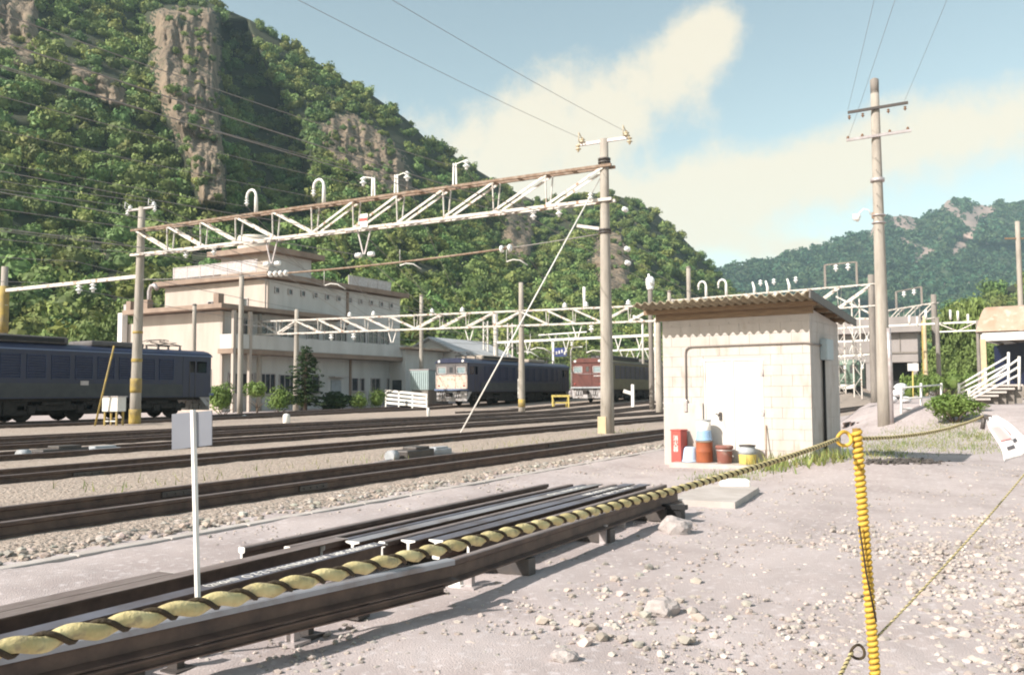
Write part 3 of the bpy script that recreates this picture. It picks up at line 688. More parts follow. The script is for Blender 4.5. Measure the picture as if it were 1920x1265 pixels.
# ================================================================== gantries
def insulator(mb, p, s=1.0, down=True, mt=0):
    old = mb.m; mb.m = mt; sg = -1 if down else 1
    mb.lathe([(.02*s, 0), (.035*s, -.02*s), (.10*s, -.06*s), (.10*s, -.075*s), (.04*s, -.10*s), (.04*s, -.13*s), (.11*s, -.18*s), (.11*s, -.195*s), (.045*s, -.22*s), (.045*s, -.27*s), (.02*s, -.30*s)] if down else
             [(.03*s, 0), (.05*s, .03*s), (.11*s, .05*s), (.11*s, .065*s), (.045*s, .10*s), (.09*s, .13*s), (.09*s, .145*s), (.04*s, .18*s), (.02*s, .22*s)], p, 10)
    mb.m = old
def goose(p, h, sgn, t, name='gooseneck_bracket', yd=Vector((0, 1, 0)), r=.055):
    g = MB(); p = Vector(p); pts = [p, p+UP*h*.62]
    for q in range(7):
        a = math.pi*q/6; pts.append(p + UP*(h*.68 + h*.26*math.sin(a)) + yd*sgn*(h*.24*(1-math.cos(a))))
    pts.append(pts[-1]-UP*h*.08)
    g.tube(pts, [r*1.5, r*1.25]+[r]*8, 8); o = g.build(name, m_white, t, world=True)
    i = MB(); q = pts[-1]; insulator(i, q, .95); i.build('insulator', m_porc, t, world=True); return q - UP*.30
def pole_mesh(mb, b, ztop, r0, r1, n=14, lean=Vector((0, 0, 0))):
    b = Vector(b); k = 6
    mb.tube([b + Vector((0, 0, -.3)) + (Vector((0, 0, ztop-b.z+.3)) + lean)*(i/k) for i in range(k+1)], [r0+(r1-r0)*i/k for i in range(k+1)], n)
def truss(t, A, B, ztA, zbA, n, half, w=.34, diag=.075, mt=m_steel, mtop=m_rust):
    """box truss from A to B (ground points); Pratt diagonals falling to the middle"""
    A, B = Vector(A), Vector(B); dx = (B-A); dx.z = 0; Lh = dx.length; u = dx.normalized(); s = Vector((-u.y, u.x, 0))
    def P(i, z, q): p = A + u*(Lh*i/n) + s*q; return Vector((p.x, p.y, z))
    c = MB()
    for q in (-w/2, w/2):
        c.bar(P(-.15, ztA, q), P(n+.15, ztA, q), .10, .09)
    for i in range(2*n): 
        c.bar(P(i/2, ztA-.055, -w/2), P(i/2, ztA-.055, w/2), .16, .02)
    c.build('top_chord', mtop, t, world=True)
    c = MB()
    for q in (-w/2, w/2): c.bar(P(-.15, zbA, q), P(n+.15, zbA, q), .10, .10)
    for i in range(2*n): c.bar(P(i/2, zbA, -w/2), P((i+1)/2, zbA, w/2), .05, .02)
    c.build('bottom_chord', mt, t, world=True)
    for i in range(n):
        d = MB()
        for q in (-w/2-.002, w/2+.002):
            a, b = (P(i, ztA-.05, q), P(i+1, zbA+.05, q)) if i < half else (P(i, zbA+.05, q), P(i+1, ztA-.05, q))
            d.bar(a, b, .03, diag)
        d.build('diagonal', mt, t, world=True)
        if i:
            v = MB()
            for q in (-w/2+.02, w/2-.02): v.bar(P(i-.02 if q < 0 else i+.05, ztA-.05, q), P(i, zbA+.05, q), .03, .06)
            v.build('vertical', mt, t, world=True)
    return P
def lamp_arms(t, top, yd, wide):
    a = MB(); a.bar(top-yd*wide+UP*.05, top+yd*wide+UP*.05, .09, .09); a.build('crossarm', m_galv, t, world=True)
# the near gantry
PC = Vector((27.1, 11.15, zg(27.1, 11.15))); PL = Vector((27.1, 34.25, zg(27.1, 34.25)))
G1 = thing('catenary_gantry', 'nearest overhead line gantry, its pale lattice beam crossing in front of the beige building', 'gantry', PC)
zb = at(1141, 377, 29.2).z; zt = at(1141, 314, 29.2).z; ztop = at(1141, 262, 29.2).z
p = MB(); pole_mesh(p, PC, ztop, .235, .135); p.build('post', m_conc, G1, world=True)
p = MB(); p.box(PC+Vector((-.20, .10, .30)), (.10, .30, .62), bev=.01); p.build('post_base_guard', m_board, G1, world=True)
p = MB(); pole_mesh(p, PL, at(262, 388, 40.1).z, .25, .15, lean=rt0*.12); p.build('post', m_conc, G1, world=True)
for z0, z1 in ((0.05, .75), (1.5, 2.15), (2.9, 3.05), (4.2, 4.3)):
    wrap = MB(); wrap.tube([PL+rt0*(.12*z0/10)+UP*(z0+(z1-z0)*q/4) for q in range(5)], .262-.009*z0, 14); wrap.build('warning_wrap', m_yelpole, G1, world=True)
Pt = truss(G1, PL, PC, zt, zb, 11, 5, diag=.085)
for px, py in ((262, 388), (1141, 262)):
    q0 = PL + rt0*.12 if px < 500 else PC; zz = at(px, py, 40.1 if px < 500 else 29.2).z
    lamp_arms(G1, Vector((q0.x, q0.y, zz-.12)), Vector((0, 1, 0)), .85)
    for s in (-.8, .8):
        i = MB(); q = Vector((q0.x, q0.y+s, zz-.08)); insulator(i, q+UP*.02, 1.1, False)
        i.tube([q+UP*.2, q+UP*.35+Vector((-.28, 0, .0)), q+Vector((-.3, 0, .05)), q+UP*.02], .018, 6); i.tube([q, q+Vector((-.05, s*.16, .03))], .02, 6); insulator(i, q+Vector((-.05, s*.16, .02)), .9); i.build('insulator', m_porct if px > 500 else m_porc, G1, world=True)
def on_gantry(px, X=27.1):                        # (y along the beam) of a pixel column
    r = ray(px, 400); return r.y/r.x*X
WPTS = []
for px, h, kind in ((480, 1.12, 1), (607, 1.12, 1)):
    y = on_gantry(px); WPTS.append(goose((27.1, y, zt+.03), h, 1, G1))
for px, h, sd in ((700, .85, 1), (743, .80, -1), (853, .90, -1)):
    y = on_gantry(px); g = MB()
    for q in (-.07, .07): g.bar((27.1, y+q, zt+.03), (27.1, y+q*.7, zt+h), .05, .06)
    g.bar((27.1, y, zt+h-.05), (27.1, y+sd*.5, zt+h+.06), .03, .03); g.build('insulator_post', m_white, G1, world=True)
    i = MB(); insulator(i, Vector((27.1, y+sd*.5, zt+h+.06)), 1.25); i.build('insulator', m_porc, G1, world=True); WPTS.append(Vector((27.1, y+sd*.5, zt+h-.32)))
CPTS = []
for px in (510, 683):
    y = on_gantry(px); v = MB(); v.bar((27.1, y+.33, zb), (27.1, y+.03, zb-1.0), .04, .05); v.bar((27.1, y-.33, zb), (27.1, y-.03, zb-1.0), .04, .05)
    v.build('hanger', m_galv, G1, world=True); i = MB()
    for q in (-.32, .30): i.lathe([(.04, -.17), (.10, -.14), (.10, -.12), (.05, -.09), (.11, -.04), (.11, -.02), (.05, .02), (.10, .07), (.10, .09), (.04, .14)], (27.1, y+q, zb-1.02), 10, axis=(0, 1, 0))
    i.build('insulator', m_porc, G1, world=True); CPTS.append(Vector((27.1, y, zb-1.06)))
for px in (350, 402, 1000, 1048):
    y = on_gantry(px); i = MB(); insulator(i, Vector((27.1, y, zb-.06)), 1.1); i.build('insulator', m_porc, G1, world=True); CPTS.append(Vector((27.1, y, zb-.36)))
sg = MB(); y = on_gantry(690); sg.box((26.85, y, zb+.26), (.04, .36, .52)); sb = sg.build('sign_plate', m_white, G1, world=True)
sg = MB(); sg.box((26.825, y, zb+.30), (.02, .36, .12)); sg.build('red_stripe', m_red, sb, world=True)
# the rusty cross-span wire below the beam
a0 = at(268, 524, 40.0); a1 = at(1135, 437, 29.3); wv = MB(); n = 24
def sag(a, b, q, s): p = a.lerp(b, q); p.z -= 4*s*q*(1-q); return p
cs = [sag(a0, a1, q/n, .35) for q in range(n+1)]
wv.tube(cs[:9], .018, 5); wv.build('cross_span_wire', m_wire, G1, world=True); wv = MB(); wv.tube(cs[20:], .018, 5); wv.build('cross_span_wire', m_wire, G1, world=True)
wv = MB(); wv.tube(cs[8:21], .04, 6); wv.build('cross_span_cable', m_rust, G1, world=True)
for q in (8.2, 8.5, 8.8, 9.1, 19.8, 20.15):
    i = MB(); p = cs[int(q)].lerp(cs[int(q)+1], q-int(q)); i.lathe([(.03, -.06), (.13, -.03), (.13, .03), (.03, .06)], p, 10, axis=a1-a0); i.build('insulator', m_porc, G1, world=True)
b = MB(); q = at(1086, 421, 28.6); b.bar((PC.x, PC.y, at(1135, 431, 29.2).z), (PC.x+.1, PC.y+1.05, at(1086, 422, 29.6).z), .10, .10); b.build('side_bracket', m_galv, G1, world=True)
for py in (300, 306, 378, 432, 437): b = MB(); b.lathe([(.19, -.03), (.215, -.03), (.215, .03), (.19, .03)], (PC.x, PC.y, at(1141, py, 29.2).z), 14); b.build('clamp_band', m_dkmetal, G1, world=True)
# the single beam running on to the left
P0 = Vector((27.1, on_gantry(8)-.2, 0)); P0.z = zg(P0.x, P0.y)
G0 = thing('catenary_gantry', 'single steel beam gantry at the left edge, above the dark blue locomotive', 'gantry', P0)
d0 = P0.dot(fw0)
p = MB(); pole_mesh(p, P0, at(10, 500, d0).z, .24, .16); p.build('post', m_conc, G0, world=True)
p = MB(); p.tube([P0+UP*z for z in (4.6, 5.2, 5.8, 6.5, 7.0)], .245, 14); p.build('warning_wrap', m_yelpole, G0, world=True)
zz = at(250, 518, 40.1).z; b = MB()
b.bar((27.1, PL.y, zz), (27.1, P0.y+3, zz-.05), .16, .16); b.build('beam', m_steel, G0, world=True)
i = MB()
for px in (152, 178): insulator(i, Vector((27.1, on_gantry(px), zz-.1)), 1.5)
insulator(i, Vector((27.1, on_gantry(14), zz-.5)), 1.6); i.build('insulator', m_porc, G0, world=True)
# the second gantry, in front of the locomotives
def at_y(px, py, line):                            # point on a level line through two ground points below pixel column px
    (A, B) = line; r = ray(px, 700); d = B-A
    s_ = (A.x*r.y - A.y*r.x)/(d.y*r.x - d.x*r.y); return A + d*s_
gA = base(555, 63); gB = base(1236, 53.5); lineG = (gA.copy(), gB.copy())
gM = at_y(978, 0, lineG); gM.z = zg(gM.x, gM.y); g0 = at_y(486, 0, lineG); g0.z = zg(g0.x, g0.y)
G2 = thing('catenary_gantry', 'second overhead line gantry, its lattice beam level with the top of the dark conifer', 'gantry', gA)
zbot = at(555, 625, gA.dot(fw0)).z; zt2 = zbot + .95
for q0, top in ((gA, 580), (gM, 532), (gB, 590), (g0, 588)):
    p = MB(); pole_mesh(p, q0, at(555, top, q0.dot(fw0)).z, .22, .15); p.build('post', m_conc, G2, world=True)
truss(G2, gA, gM, zt2, zbot, 9, 5, mtop=m_steel, diag=.10); truss(G2, gM, gB, zt2, zbot, 5, 3, mtop=m_steel, diag=.10); truss(G2, g0, gA, zt2, zbot, 2, 1, mtop=m_steel, diag=.10)
p = MB(); p.tube([gM+UP*z for z in (.45, .7, .95)], .228, 12); p.build('warning_wrap', m_yelpole, G2, world=True)
W2 = []
dG = (gB-gA).normalized()
for px in (735, 880, 1083):
    q = at_y(px, 0, lineG); v = MB()
    for s in (-1, 1): v.bar(Vector((q.x, q.y, zbot))+dG*.34*s, Vector((q.x, q.y, zbot-.85))+dG*.06*s, .05, .05)
    v.build('hanger', m_white, G2, world=True); W2.append(Vector((q.x, q.y, zbot-.9)))
for px in (655, 700, 810, 867, 1060, 1100, 1180):
    q = at_y(px, 0, lineG); i = MB(); insulator(i, Vector((q.x, q.y, zt2+.06)), 1.7, False); i.build('insulator', m_porc, G2, world=True); W2.append(Vector((q.x, q.y, zt2+.42)))
for px in (621, 663, 1110):
    q = at_y(px, 0, lineG); i = MB(); insulator(i, Vector((q.x, q.y, zbot-.08)), 1.7); i.build('insulator', m_porc, G2, world=True)
dm = MB(); q = at_y(1097, 0, lineG); dm.tube([(q.x, q.y, zt2), (q.x, q.y, at(1097, 538, q.dot(fw0)).z)], .10, 8); dm.build('insulator_post', m_white, G2, world=True)
dm = MB(); q = at_y(1206, 0, lineG); dm.tube([(q.x, q.y, zbot-2.6), (q.x, q.y, zbot+.1)]+[Vector((q.x, q.y, zbot+.1))+Vector((-.0, .6, .25))*((k_+1)/3) for k_ in range(3)], .07, 8); dm.build('drop_pipe', m_white, G2, world=True)
# third gantry: plain beams over the far tracks
h0 = base(930, 84); h1 = base(1233, 74); lineH = (h0.copy(), h1.copy())
G3 = thing('catenary_gantry', 'white single beam gantry above the maroon locomotive', 'gantry', h0)
zh = at(930, 642, 84).z
for q0, top in ((h0, 588), (h1, 598)):
    p = MB(); pole_mesh(p, q0, at(930, top, q0.dot(fw0)).z, .26, .22); p.build('post', m_steel, G3, world=True)
b = MB(); b.bar(Vector((h0.x, h0.y, zh)), Vector((h1.x, h1.y, zh)), .18, .2); b.build('beam', m_white, G3, world=True)
dH = (h1-h0).normalized()
for px in (952, 990, 1062, 1160, 1200):
    q = at_y(px, 0, lineH); v = MB()
    for s in (-1, 1): v.bar(Vector((q.x, q.y, zh))+dH*.34*s, Vector((q.x, q.y, zh-.85))+dH*.06*s, .06, .06)
    insulator(v, Vector((q.x, q.y, zh-.85)), 1.4); v.build('hanger', m_white, G3, world=True)
# registration arms seen as pale curved pipes
for px, py, d in ((770, 497, 50), (970, 490, 55), (628, 535, 46), (1015, 655, 70), (1120, 660, 72), (990, 662, 75)):
    a = MB(); q = at(px, py, d); s_ = d/50
    a.tube([q+rt0*(-.62*s_)+UP*-.02*s_, q+rt0*(-.25*s_)+UP*.10*s_, q+rt0*(.15*s_)+UP*.06*s_, q+rt0*(.6*s_)+UP*(-.22*s_)], .035*s_, 6)
    a.tube([q+rt0*(-.62*s_), q+rt0*(-.62*s_)+UP*.9*s_], .012*s_, 5)
    tag(a.build('registration_arm', m_white), {770: 'pale curved pipe arm hung against the dark trees above the white house', 970: 'pale curved pipe arm left of the tall concrete post, above the second lattice beam', 628: 'pale curved pipe arm in front of the third storey of the beige building', 1015: 'curved pipe arm over the roof of the cream-fronted locomotive, near the blue sign', 1120: 'curved pipe arm over the maroon cab', 990: 'curved pipe arm beside the second gantry post, over the far end of the cream-fronted locomotive'}[px], 'pipe arm', 'pipe arms hung from the overhead wires')
# right-hand gantry, behind the block hut
r0 = base(1262, 98); r1 = base(1640, 84); lineR = (r0.copy(), r1.copy())
G4 = thing('catenary_gantry', 'lattice beam gantry showing above the corrugated roof of the hut', 'gantry', r1)
zR = at(1640, 533, 84).z; zRb = at(1640, 597, 84).z
for q0, top, px in ((r0, 560, 1262), (r1, 515, 1640)):
    p = MB(); pole_mesh(p, q0, at(px, top, q0.dot(fw0)).z, .36, .30); p.build('post', m_concd, G4, world=True)
truss(G4, r0, r1, zR, zRb+1.2, 7, 2, w=.6, mtop=m_steel, diag=.15)
W4 = []; dR = (r1-r0).normalized()
for px in (1327, 1365):
    q = at_y(px, 0, lineR); W4.append(goose((q.x, q.y, zR), 1.9, 1, G4, yd=-dR, r=.11))
for px in (1418, 1443, 1484):
    q = at_y(px, 0, lineR); g = MB(); g.tube([(q.x, q.y, zR), (q.x, q.y, zR+.6), Vector((q.x, q.y, zR+1.25))-dR*.2], [.16, .14, .09], 8); g.build('insulator_post', m_white, G4, world=True)
    i = MB(); q2 = Vector((q.x, q.y, zR+1.45))+dR*.7; insulator(i, q2, 2.2); i.build('insulator', m_porc, G4, world=True); W4.append(q2-UP*.6)
hf = MB()
for px in (1552, 1612):
    q = at_y(px, 0, lineR); hf.bar((q.x, q.y, zR), (q.x, q.y, zR+2.3), .2, .2)
qa, qb = at_y(1552, 0, lineR), at_y(1612, 0, lineR); hf.bar((qa.x, qa.y, zR+2.3), (qb.x, qb.y, zR+2.3), .12, .12)
hf.build('upper_frame', m_concd, G4, world=True)
for px in (1573, 1596):
    i = MB(); q = at_y(px, 0, lineR); insulator(i, Vector((q.x, q.y, zR+2.25)), 2.4); i.build('insulator', m_porc, G4, world=True)
lw = MB(); lw.bar(Vector((r1.x, r1.y, zRb)), Vector((r1.x, r1.y, zRb))-dR*3.2, .14, .14); lw.bar(Vector((r1.x, r1.y, zRb+.4)), Vector((r1.x, r1.y, zRb+2.2))-dR*3.4, .14, .14); lw.build('side_brace', m_steel, G4, world=True)
# farther gantries by the station
s0 = base(1690, 120); s1 = base(1757, 112); lineS = (s0.copy(), s1.copy())
G5 = thing('catenary_gantry', 'small far gantry with an insulator frame on top, right of the tall utility pole', 'gantry', s1)
p = MB(); pole_mesh(p, s1, at(1757, 552, 112).z, .42, .34); p.build('post', m_concd, G5, world=True)
p = MB(); pole_mesh(p, s0, at(1690, 595, 120).z, .34, .30); p.build('post', m_concd, G5, world=True)
zs = at(1757, 568, 112).z; truss(G5, base(1640, 126), s1, zs, zs-1.9, 4, 0, w=.6, mtop=m_steel, diag=.18)
hf = MB()
for px in (1685, 1733):
    q = at_y(px, 0, lineS); hf.bar((q.x, q.y, zs), (q.x, q.y, zs+2.4), .26, .26)
qa, qb = at_y(1685, 0, lineS), at_y(1733, 0, lineS); hf.bar((qa.x, qa.y, zs+2.4), (qb.x, qb.y, zs+2.4), .14, .14); hf.build('upper_frame', m_concd, G5, world=True)
for px in (1700, 1719):
    i = MB(); q = at_y(px, 0, lineS); insulator(i, Vector((q.x, q.y, zs+2.3)), 2.8); i.build('insulator', m_porc, G5, world=True)
u0 = base(1738, 92); u1 = base(1838, 88)
G6 = thing('catenary_gantry', 'light twin-beam gantry reaching from a thin post to the platform roof', 'gantry', u0)
p = MB(); pole_mesh(p, u0, at(1738, 592, 92).z, .2, .16); p.build('post', m_board, G6, world=True)
u2 = base(1762, 90); p = MB(); pole_mesh(p, u2, at(1762, 595, 90).z, .24, .2); p.build('post', m_concd, G6, world=True)
p = MB(); pole_mesh(p, u1, at(1838, 600, 88).z, .2, .16); p.build('post', m_concd, G6, world=True)
za, zb_ = at(1760, 606, 90).z, at(1760, 622, 90).z; b = MB()
b.bar(at(1660, 611, 95), Vector((u1.x, u1.y, za)), .14, .16); b.bar(Vector((u2.x, u2.y, zb_)), Vector((u1.x, u1.y, zb_)), .12, .12); b.build('beam', m_white, G6, world=True)
b = MB(); mid = (u2+u1)/2; b.bar(Vector((u2.x, u2.y, za)), Vector((mid.x, mid.y, zb_)), .08, .1); b.bar(Vector((u1.x, u1.y, za)), Vector((mid.x, mid.y, zb_)), .08, .1); b.build('diagonal', m_steel, G6, world=True)
for px, py in ((1705, 600), (1720, 603), (1736, 590), (1782, 590), (1796, 592), (1815, 598)):
    i = MB(); q = at(px, py, 90); i.tube([q-UP*.5, q+UP*.5], .11, 8); i.build('insulator_post', m_white, G6, world=True)
# ================================================================== single posts and lamps
def post(name, label, px, top, d, r0=.17, r1=.12, mt=m_conc, cat='pole', group='single posts beyond the tracks'):
    b = base(px, d); t = thing(name, label, cat, b, 0, group); p = MB(); pole_mesh(p, b, at(px, top, d).z, r0, r1); p.build('shaft', mt, t, world=True)
    c = MB(); zt_ = at(px, top, d).z; c.lathe([(r1+.02, -.10), (r1+.025, -.02), (r1*.6, .03)], (b.x, b.y, zt_), 12); c.build('cap', m_concd, t, world=True); return t, b, zt_
post('line_post', 'bare post rising in front of the left corner of the beige building', 362, 570, 57)
post('line_post', 'tall bare post in front of the ground floor windows of the beige building', 450, 515, 57.5, .19, .15)
post('line_post', 'grey post standing beside the white gabled house', 790, 553, 75, .2, .16)
t_, b_, z_ = post('line_post', 'short concrete post poking up behind the hut roof, left of the goosenecks', 1295, 500, 70, .19, .17)
post('line_post', 'stubby post end just showing over the left half of the hut roof', 1258, 545, 66, .15, .14)
t_, b_, z_ = post('cable_post', 'leaning post with a white cable head, left of the hut roof', 1222, 530, 60, .17, .16, m_concd)
c = MB(); c.lathe([(.2, -.5), (.26, -.3), (.20, -.25), (.30, -.2), (.30, .25), (.18, .42), (0, .42)], (b_.x, b_.y, z_), 14); c.tube([(b_.x+.05, b_.y+.1, z_+.4), (b_.x+.05, b_.y+.1, z_+.62)], .08, 8); c.build('cable_head', m_porc, t_, world=True)
post('line_post', 'yellowed post between the station building and the trees', 1735, 600, 100, .2, .17, m_yelpole)
# concrete utility pole with two crossarms
ub = base(1658, 30.4); t = thing('utility_pole', 'tall concrete utility pole with two crossarms, right of the hut', 'utility pole', ub); zt_ = at(1656, 150, 30.4).z
p = MB(); pole_mesh(p, ub, zt_, .245, .135, 18); p.build('shaft', m_conc, t, world=True)
p = MB(); p.lathe([(.14, -.5), (.145, 0), (.08, .05), (0, .05)], (ub.x, ub.y, zt_), 16); p.build('cap', m_concd, t, world=True)
p = MB(); o_ = rt0*.14-fw0*.20; p.tube([ub+o_+UP*.0, ub+o_+UP*2.2, ub+o_*.95+UP*3.3], .075, 10); p.build('cable_guard', m_galv, t, world=True)
va = (rt0*1.0 + fw0*-.30).normalized()
for py, hw, mt, off in ((203, .98, m_dkmetal, .0), (255, 1.05, m_galv, .0)):
    z = at(1656, py, 30.2).z; a = MB(); cpt = Vector((ub.x, ub.y, z)) - fw0*.2; a.bar(cpt-va*hw-UP*.06, cpt+va*hw+UP*.10, .08, .09); ar = a.build('crossarm', mt, t, world=True)
    i = MB()
    for s in (-.95, -.5, .35, .9): insulator(i, cpt+va*hw*s+UP*(.02+.08*s-(.1 if mt is m_dkmetal else -.03)), .55, mt is m_dkmetal)
    i.build('insulator', m_porcb, ar, world=True)
for py in (338, 404, 418): a = MB(); a.lathe([(.20, -.06 if py == 338 else -.02), (.235, -.06 if py == 338 else -.02), (.235, .06 if py == 338 else .02), (.20, .06 if py == 338 else .02)], (ub.x, ub.y, at(1656, py, 30.4).z), 16); a.build('clamp_band', m_galv, t, world=True)
a = MB()
for q in range(7):
    z = at(1656, 300+q*22, 30.4).z; a.tube([Vector((ub.x, ub.y, z))-fw0*.16-rt0*.1, Vector((ub.x, ub.y, z))-fw0*.30-rt0*.16], .012, 5)
a.build('climbing_peg', m_dkmetal, t, world=True)
z = at(1656, 404, 30.4).z; lb = Vector((ub.x, ub.y, z)) - rt0*.22
a = MB(); a.box(lb+rt0*.03, (.08, .10, .22)); a.build('lamp_bracket', m_rust, t, world=True)
a = MB(); a.tube([lb+UP*.02-rt0*.05, lb-rt0*.12+UP*.2, lb-rt0*.3+UP*.24, lb-rt0*.44+UP*.1, lb-rt0*.48+UP*-.02], .018, 6); la = a.build('lamp_arm', m_lamp, t, world=True)
a = MB(); a.lathe([(.0, .10), (.07, .09), (.10, .04), (.15, -.04), (.16, -.08), (.12, -.09), (.07, -.15), (0, -.17)], lb-rt0*.52+UP*-.04, 16, axis=(Vector((0, 0, 1))*.55+rt0*.8)); a.build('lamp_shade', m_lamp, la, world=True)
# right-edge pole
rb = base(1921, 60); t = thing('utility_pole', 'utility pole half cut off by the right edge of the picture', 'utility pole', rb); p = MB(); pole_mesh(p, rb, at(1918, 415, 60).z, .2, .15); p.build('shaft', m_conc, t, world=True)
p = MB(); z = at(1918, 447, 60).z; p.bar(Vector((rb.x, rb.y, z))-rt0*.9, Vector((rb.x, rb.y, z))+rt0*.9, .1, .1); p.build('crossarm', m_wood, t, world=True)
# small street lamp and blue sign beyond the locomotives
b0 = base(1071, 96); t = thing('street_lamp', 'slim curved street lamp behind the maroon locomotive', 'street lamp', b0); z = at(1071, 652, 96).z
p = MB(); p.tube([b0, Vector((b0.x, b0.y, z-.3)), Vector((b0.x, b0.y, z))+rt0*.15, Vector((b0.x, b0.y, z+.1))+rt0*.9], .06, 8); p.build('mast', m_galv, t, world=True)
p = MB(); p.box(Vector((b0.x, b0.y, z+.1))+rt0*1.05, (.5, .22, .12), rz=TH-R(90), bev=.04); p.build('lamp_head', m_lamp, t, world=True)
b0 = base(1038, 92); t = thing('road_sign', 'small blue sign on a white post behind the cream-fronted locomotive', 'sign', b0)
p = MB(); p.tube([b0, Vector((b0.x, b0.y, at(1038, 640, 92).z))], .13, 8); p.build('post', m_white, t, world=True)
p = MB(); q = at(1051, 660, 91.6); p.box(q, (1.3, .06, .9), rz=TH-R(90)); pl = p.build('panel', m_bluesign, t, world=True)
p = MB()
for k_ in range(4): p.box(q-fw0*.05+rt0*(-.42+.28*k_)+UP*(.1*((k_*7) % 3-1)), (.16, .02, .34), rz=TH-R(90))
p.build('markings', m_white, pl, world=True)
# ================================================================== beige building
bo = base(412, 62); BZ = bo.z
t = BLD = thing('railway_building', 'beige three-storey railway building with brown roof edges on the left', 'building', bo, R(-1))
def bz(py, px, d): return at(px, py, d).z - BZ
z1 = bz(654, 412, 62)                    # balcony floor
zE = bz(573, 412, 62)                    # lower roof edge
zU = bz(513, 490, 65.8)                  # upper roof edge
LEN, DEP, WING = 21.0, 8.6, 12.6
def wall_box(x0, x1, y0, y1, z0, z1_, name, mt=(None, None)):
    b = MB()
    b.box(((x0+x1)/2, (y0+y1)/2, (z0+z1_)/2), (x1-x0, y1-y0, z1_-z0)); 
    b.mi = [1 if f == 2 else 0 for f in range(6)]  # the shaded side takes the paler render
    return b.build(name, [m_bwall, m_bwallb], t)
wall_box(0, LEN, 0, DEP, -.3, zE-.35, 'lower_wall'); wall_box(4.2, LEN, .02, DEP+2.5, zE-.34, zU-.4, 'upper_wall')
wall_box(1.5, 9, DEP+.01, WING, -.3, zE-.7, 'wing_wall')
b = MB(); b.box((1.15, DEP+3.6, zE/2-.3), (.5, .5, zE+.9)); b.build('corner_pillar', m_whouse, t)
b = MB(); b.bar((1.42, DEP+2.3, 3.6), (1.42, DEP-.2, zE-.9), .12, .5); b.build('stair_slope', m_rust, t)
b = MB(); b.box((5.6, DEP/2-.3, zE-.12), (13.4, DEP+1.9, .32)); b.build('lower_eave', m_fascia, t)
b = MB(); b.box((LEN/2+2.0, (DEP+2.5)/2, zU-.14), (LEN-3.2, DEP+4.0, .38)); b.build('roof_eave', m_fascia, t)
b = MB(); b.box((LEN/2-.1, -.75, z1-.17), (LEN+.3, 1.5, .34)); b.build('balcony_floor', m_fascia, t)
b = MB(); b.box((LEN/2-.1, -1.42, z1+.52), (LEN, .10, 1.0)); b.box((-.05, -.72, z1+.52), (.10, 1.3, 1.0)); b.build('balcony_parapet', m_bwallb, t)
for x in (-.1, 1.4, LEN-.1):
    b = MB(); b.box((x, -1.40, (zE-.4)/2 if x < 3 else (z1+1)/2), (.24, .22, zE-.4 if x < 3 else z1+1)); b.build('balcony_pillar', m_bwall, t)
b = MB(); b.bar((-.1, -1.42, zE-1.35), (10.4, -1.42, zE-1.35), .06, .06); b.build('balcony_rail', m_galv, t)
for x, y0, z0, z9 in ((.12, -.06, -.2, zE-.4), (4.4, -.08, zE-.2, zU-.5), (8.3, -.05, -.2, z1-.3), (14.0, -.05, -.2, z1-.3), (LEN-.5, -.05, -.2, z1-.3), (13.6, -.04, zE-.5, zU-.5)):
    b = MB(); b.box((x, y0, (z0+z9)/2), (.20, .14, z9-z0)); b.build('downpipe' if x > 5 else 'corner_pier', m_fascia if x > 5 else m_bwall, t)
def window(x, z, w, h, mull=1, y=0, mt=m_glassd, fr=m_galv, horiz=0, face='side'):
    f = MB(); g = MB(); th = .07
    def bx(mb, u, zz, du, dz, off, thk):
        if face == 'side': mb.box((u, y-off, zz), (du, thk, dz))
        else: mb.box((y-off, u, zz), (thk, du, dz))
    for s in (-1, 1): bx(f, x+s*w/2, z, th, h+th, .03, .12)
    for s in (-1, 1): bx(f, x, z+s*h/2, w-th, th, .03, .12)
    for q in range(1, mull+1): bx(f, x-w/2+w*q/(mull+1), z, .05, h-th, .02, .09)
    fo = f.build('window', fr, t); bx(g, x, z, w-.02, h-.02, .004, .02); g.build('pane', mt, fo)
    if h > .8:
        s_ = MB(); bx(s_, x, z-h/2-.08, w+.2, .09, .07, .22); s_.build('sill', m_bwall, fo)
zg_ = z1/2-.1
for x, w, h, mu in ((1.9, 2.3, 1.5, 3), (4.3, 2.0, 1.5, 3), (6.6, 1.7, 1.4, 2), (9.4, 1.6, 1.3, 1), (14.6, .8, 1.1, 0), (15.6, .5, 1.1, 0), (17.4, 1.2, 1.1, 1), (19.6, 1.0, 1.1, 1)): window(x, zg_-.1, w, h, mu)
d = MB(); d.box((12.2, -.05, 1.2), (1.2, .1, 2.4)); d.build('door', m_greybox, t); d = MB(); d.box((12.2, -.35, 2.65), (1.7, .7, .1)); d.build('door_canopy', m_galv, t)
for x in (2.2, 4.4, 6.6, 9.4, 11.4, 12.8, 15.3, 17.0, 18.6): window(x, z1+1.75, 1.35, 1.2, 1)
for i_ in range(11): window(5.4+i_*1.42, zU-1.15, .42, .42, 0)
for y in (2.2, 5.6): window(y, zU-2.2, .9, .8, 1, y=4.2, face='front')
for x0, x1, y in ((4.6, 13, 9.2), (14.5, LEN-.6, 0.6)):
    b = MB()
    for q in range(int((x1-x0)/1.3)+1): b.box((x0+q*1.3, y, zU+.6), (.07, .07, 1.0))
    b.box(((x0+x1)/2, y, zU+1.08), (x1-x0, .05, .06)); b.box(((x0+x1)/2, y, zU+.62), (x1-x0, .03, .80)); b.build('roof_railing', m_galv, t)
b = MB()
for q in range(7): b.box((4.0, .8+q*1.5, zU+.6), (.07, .07, 1.0))
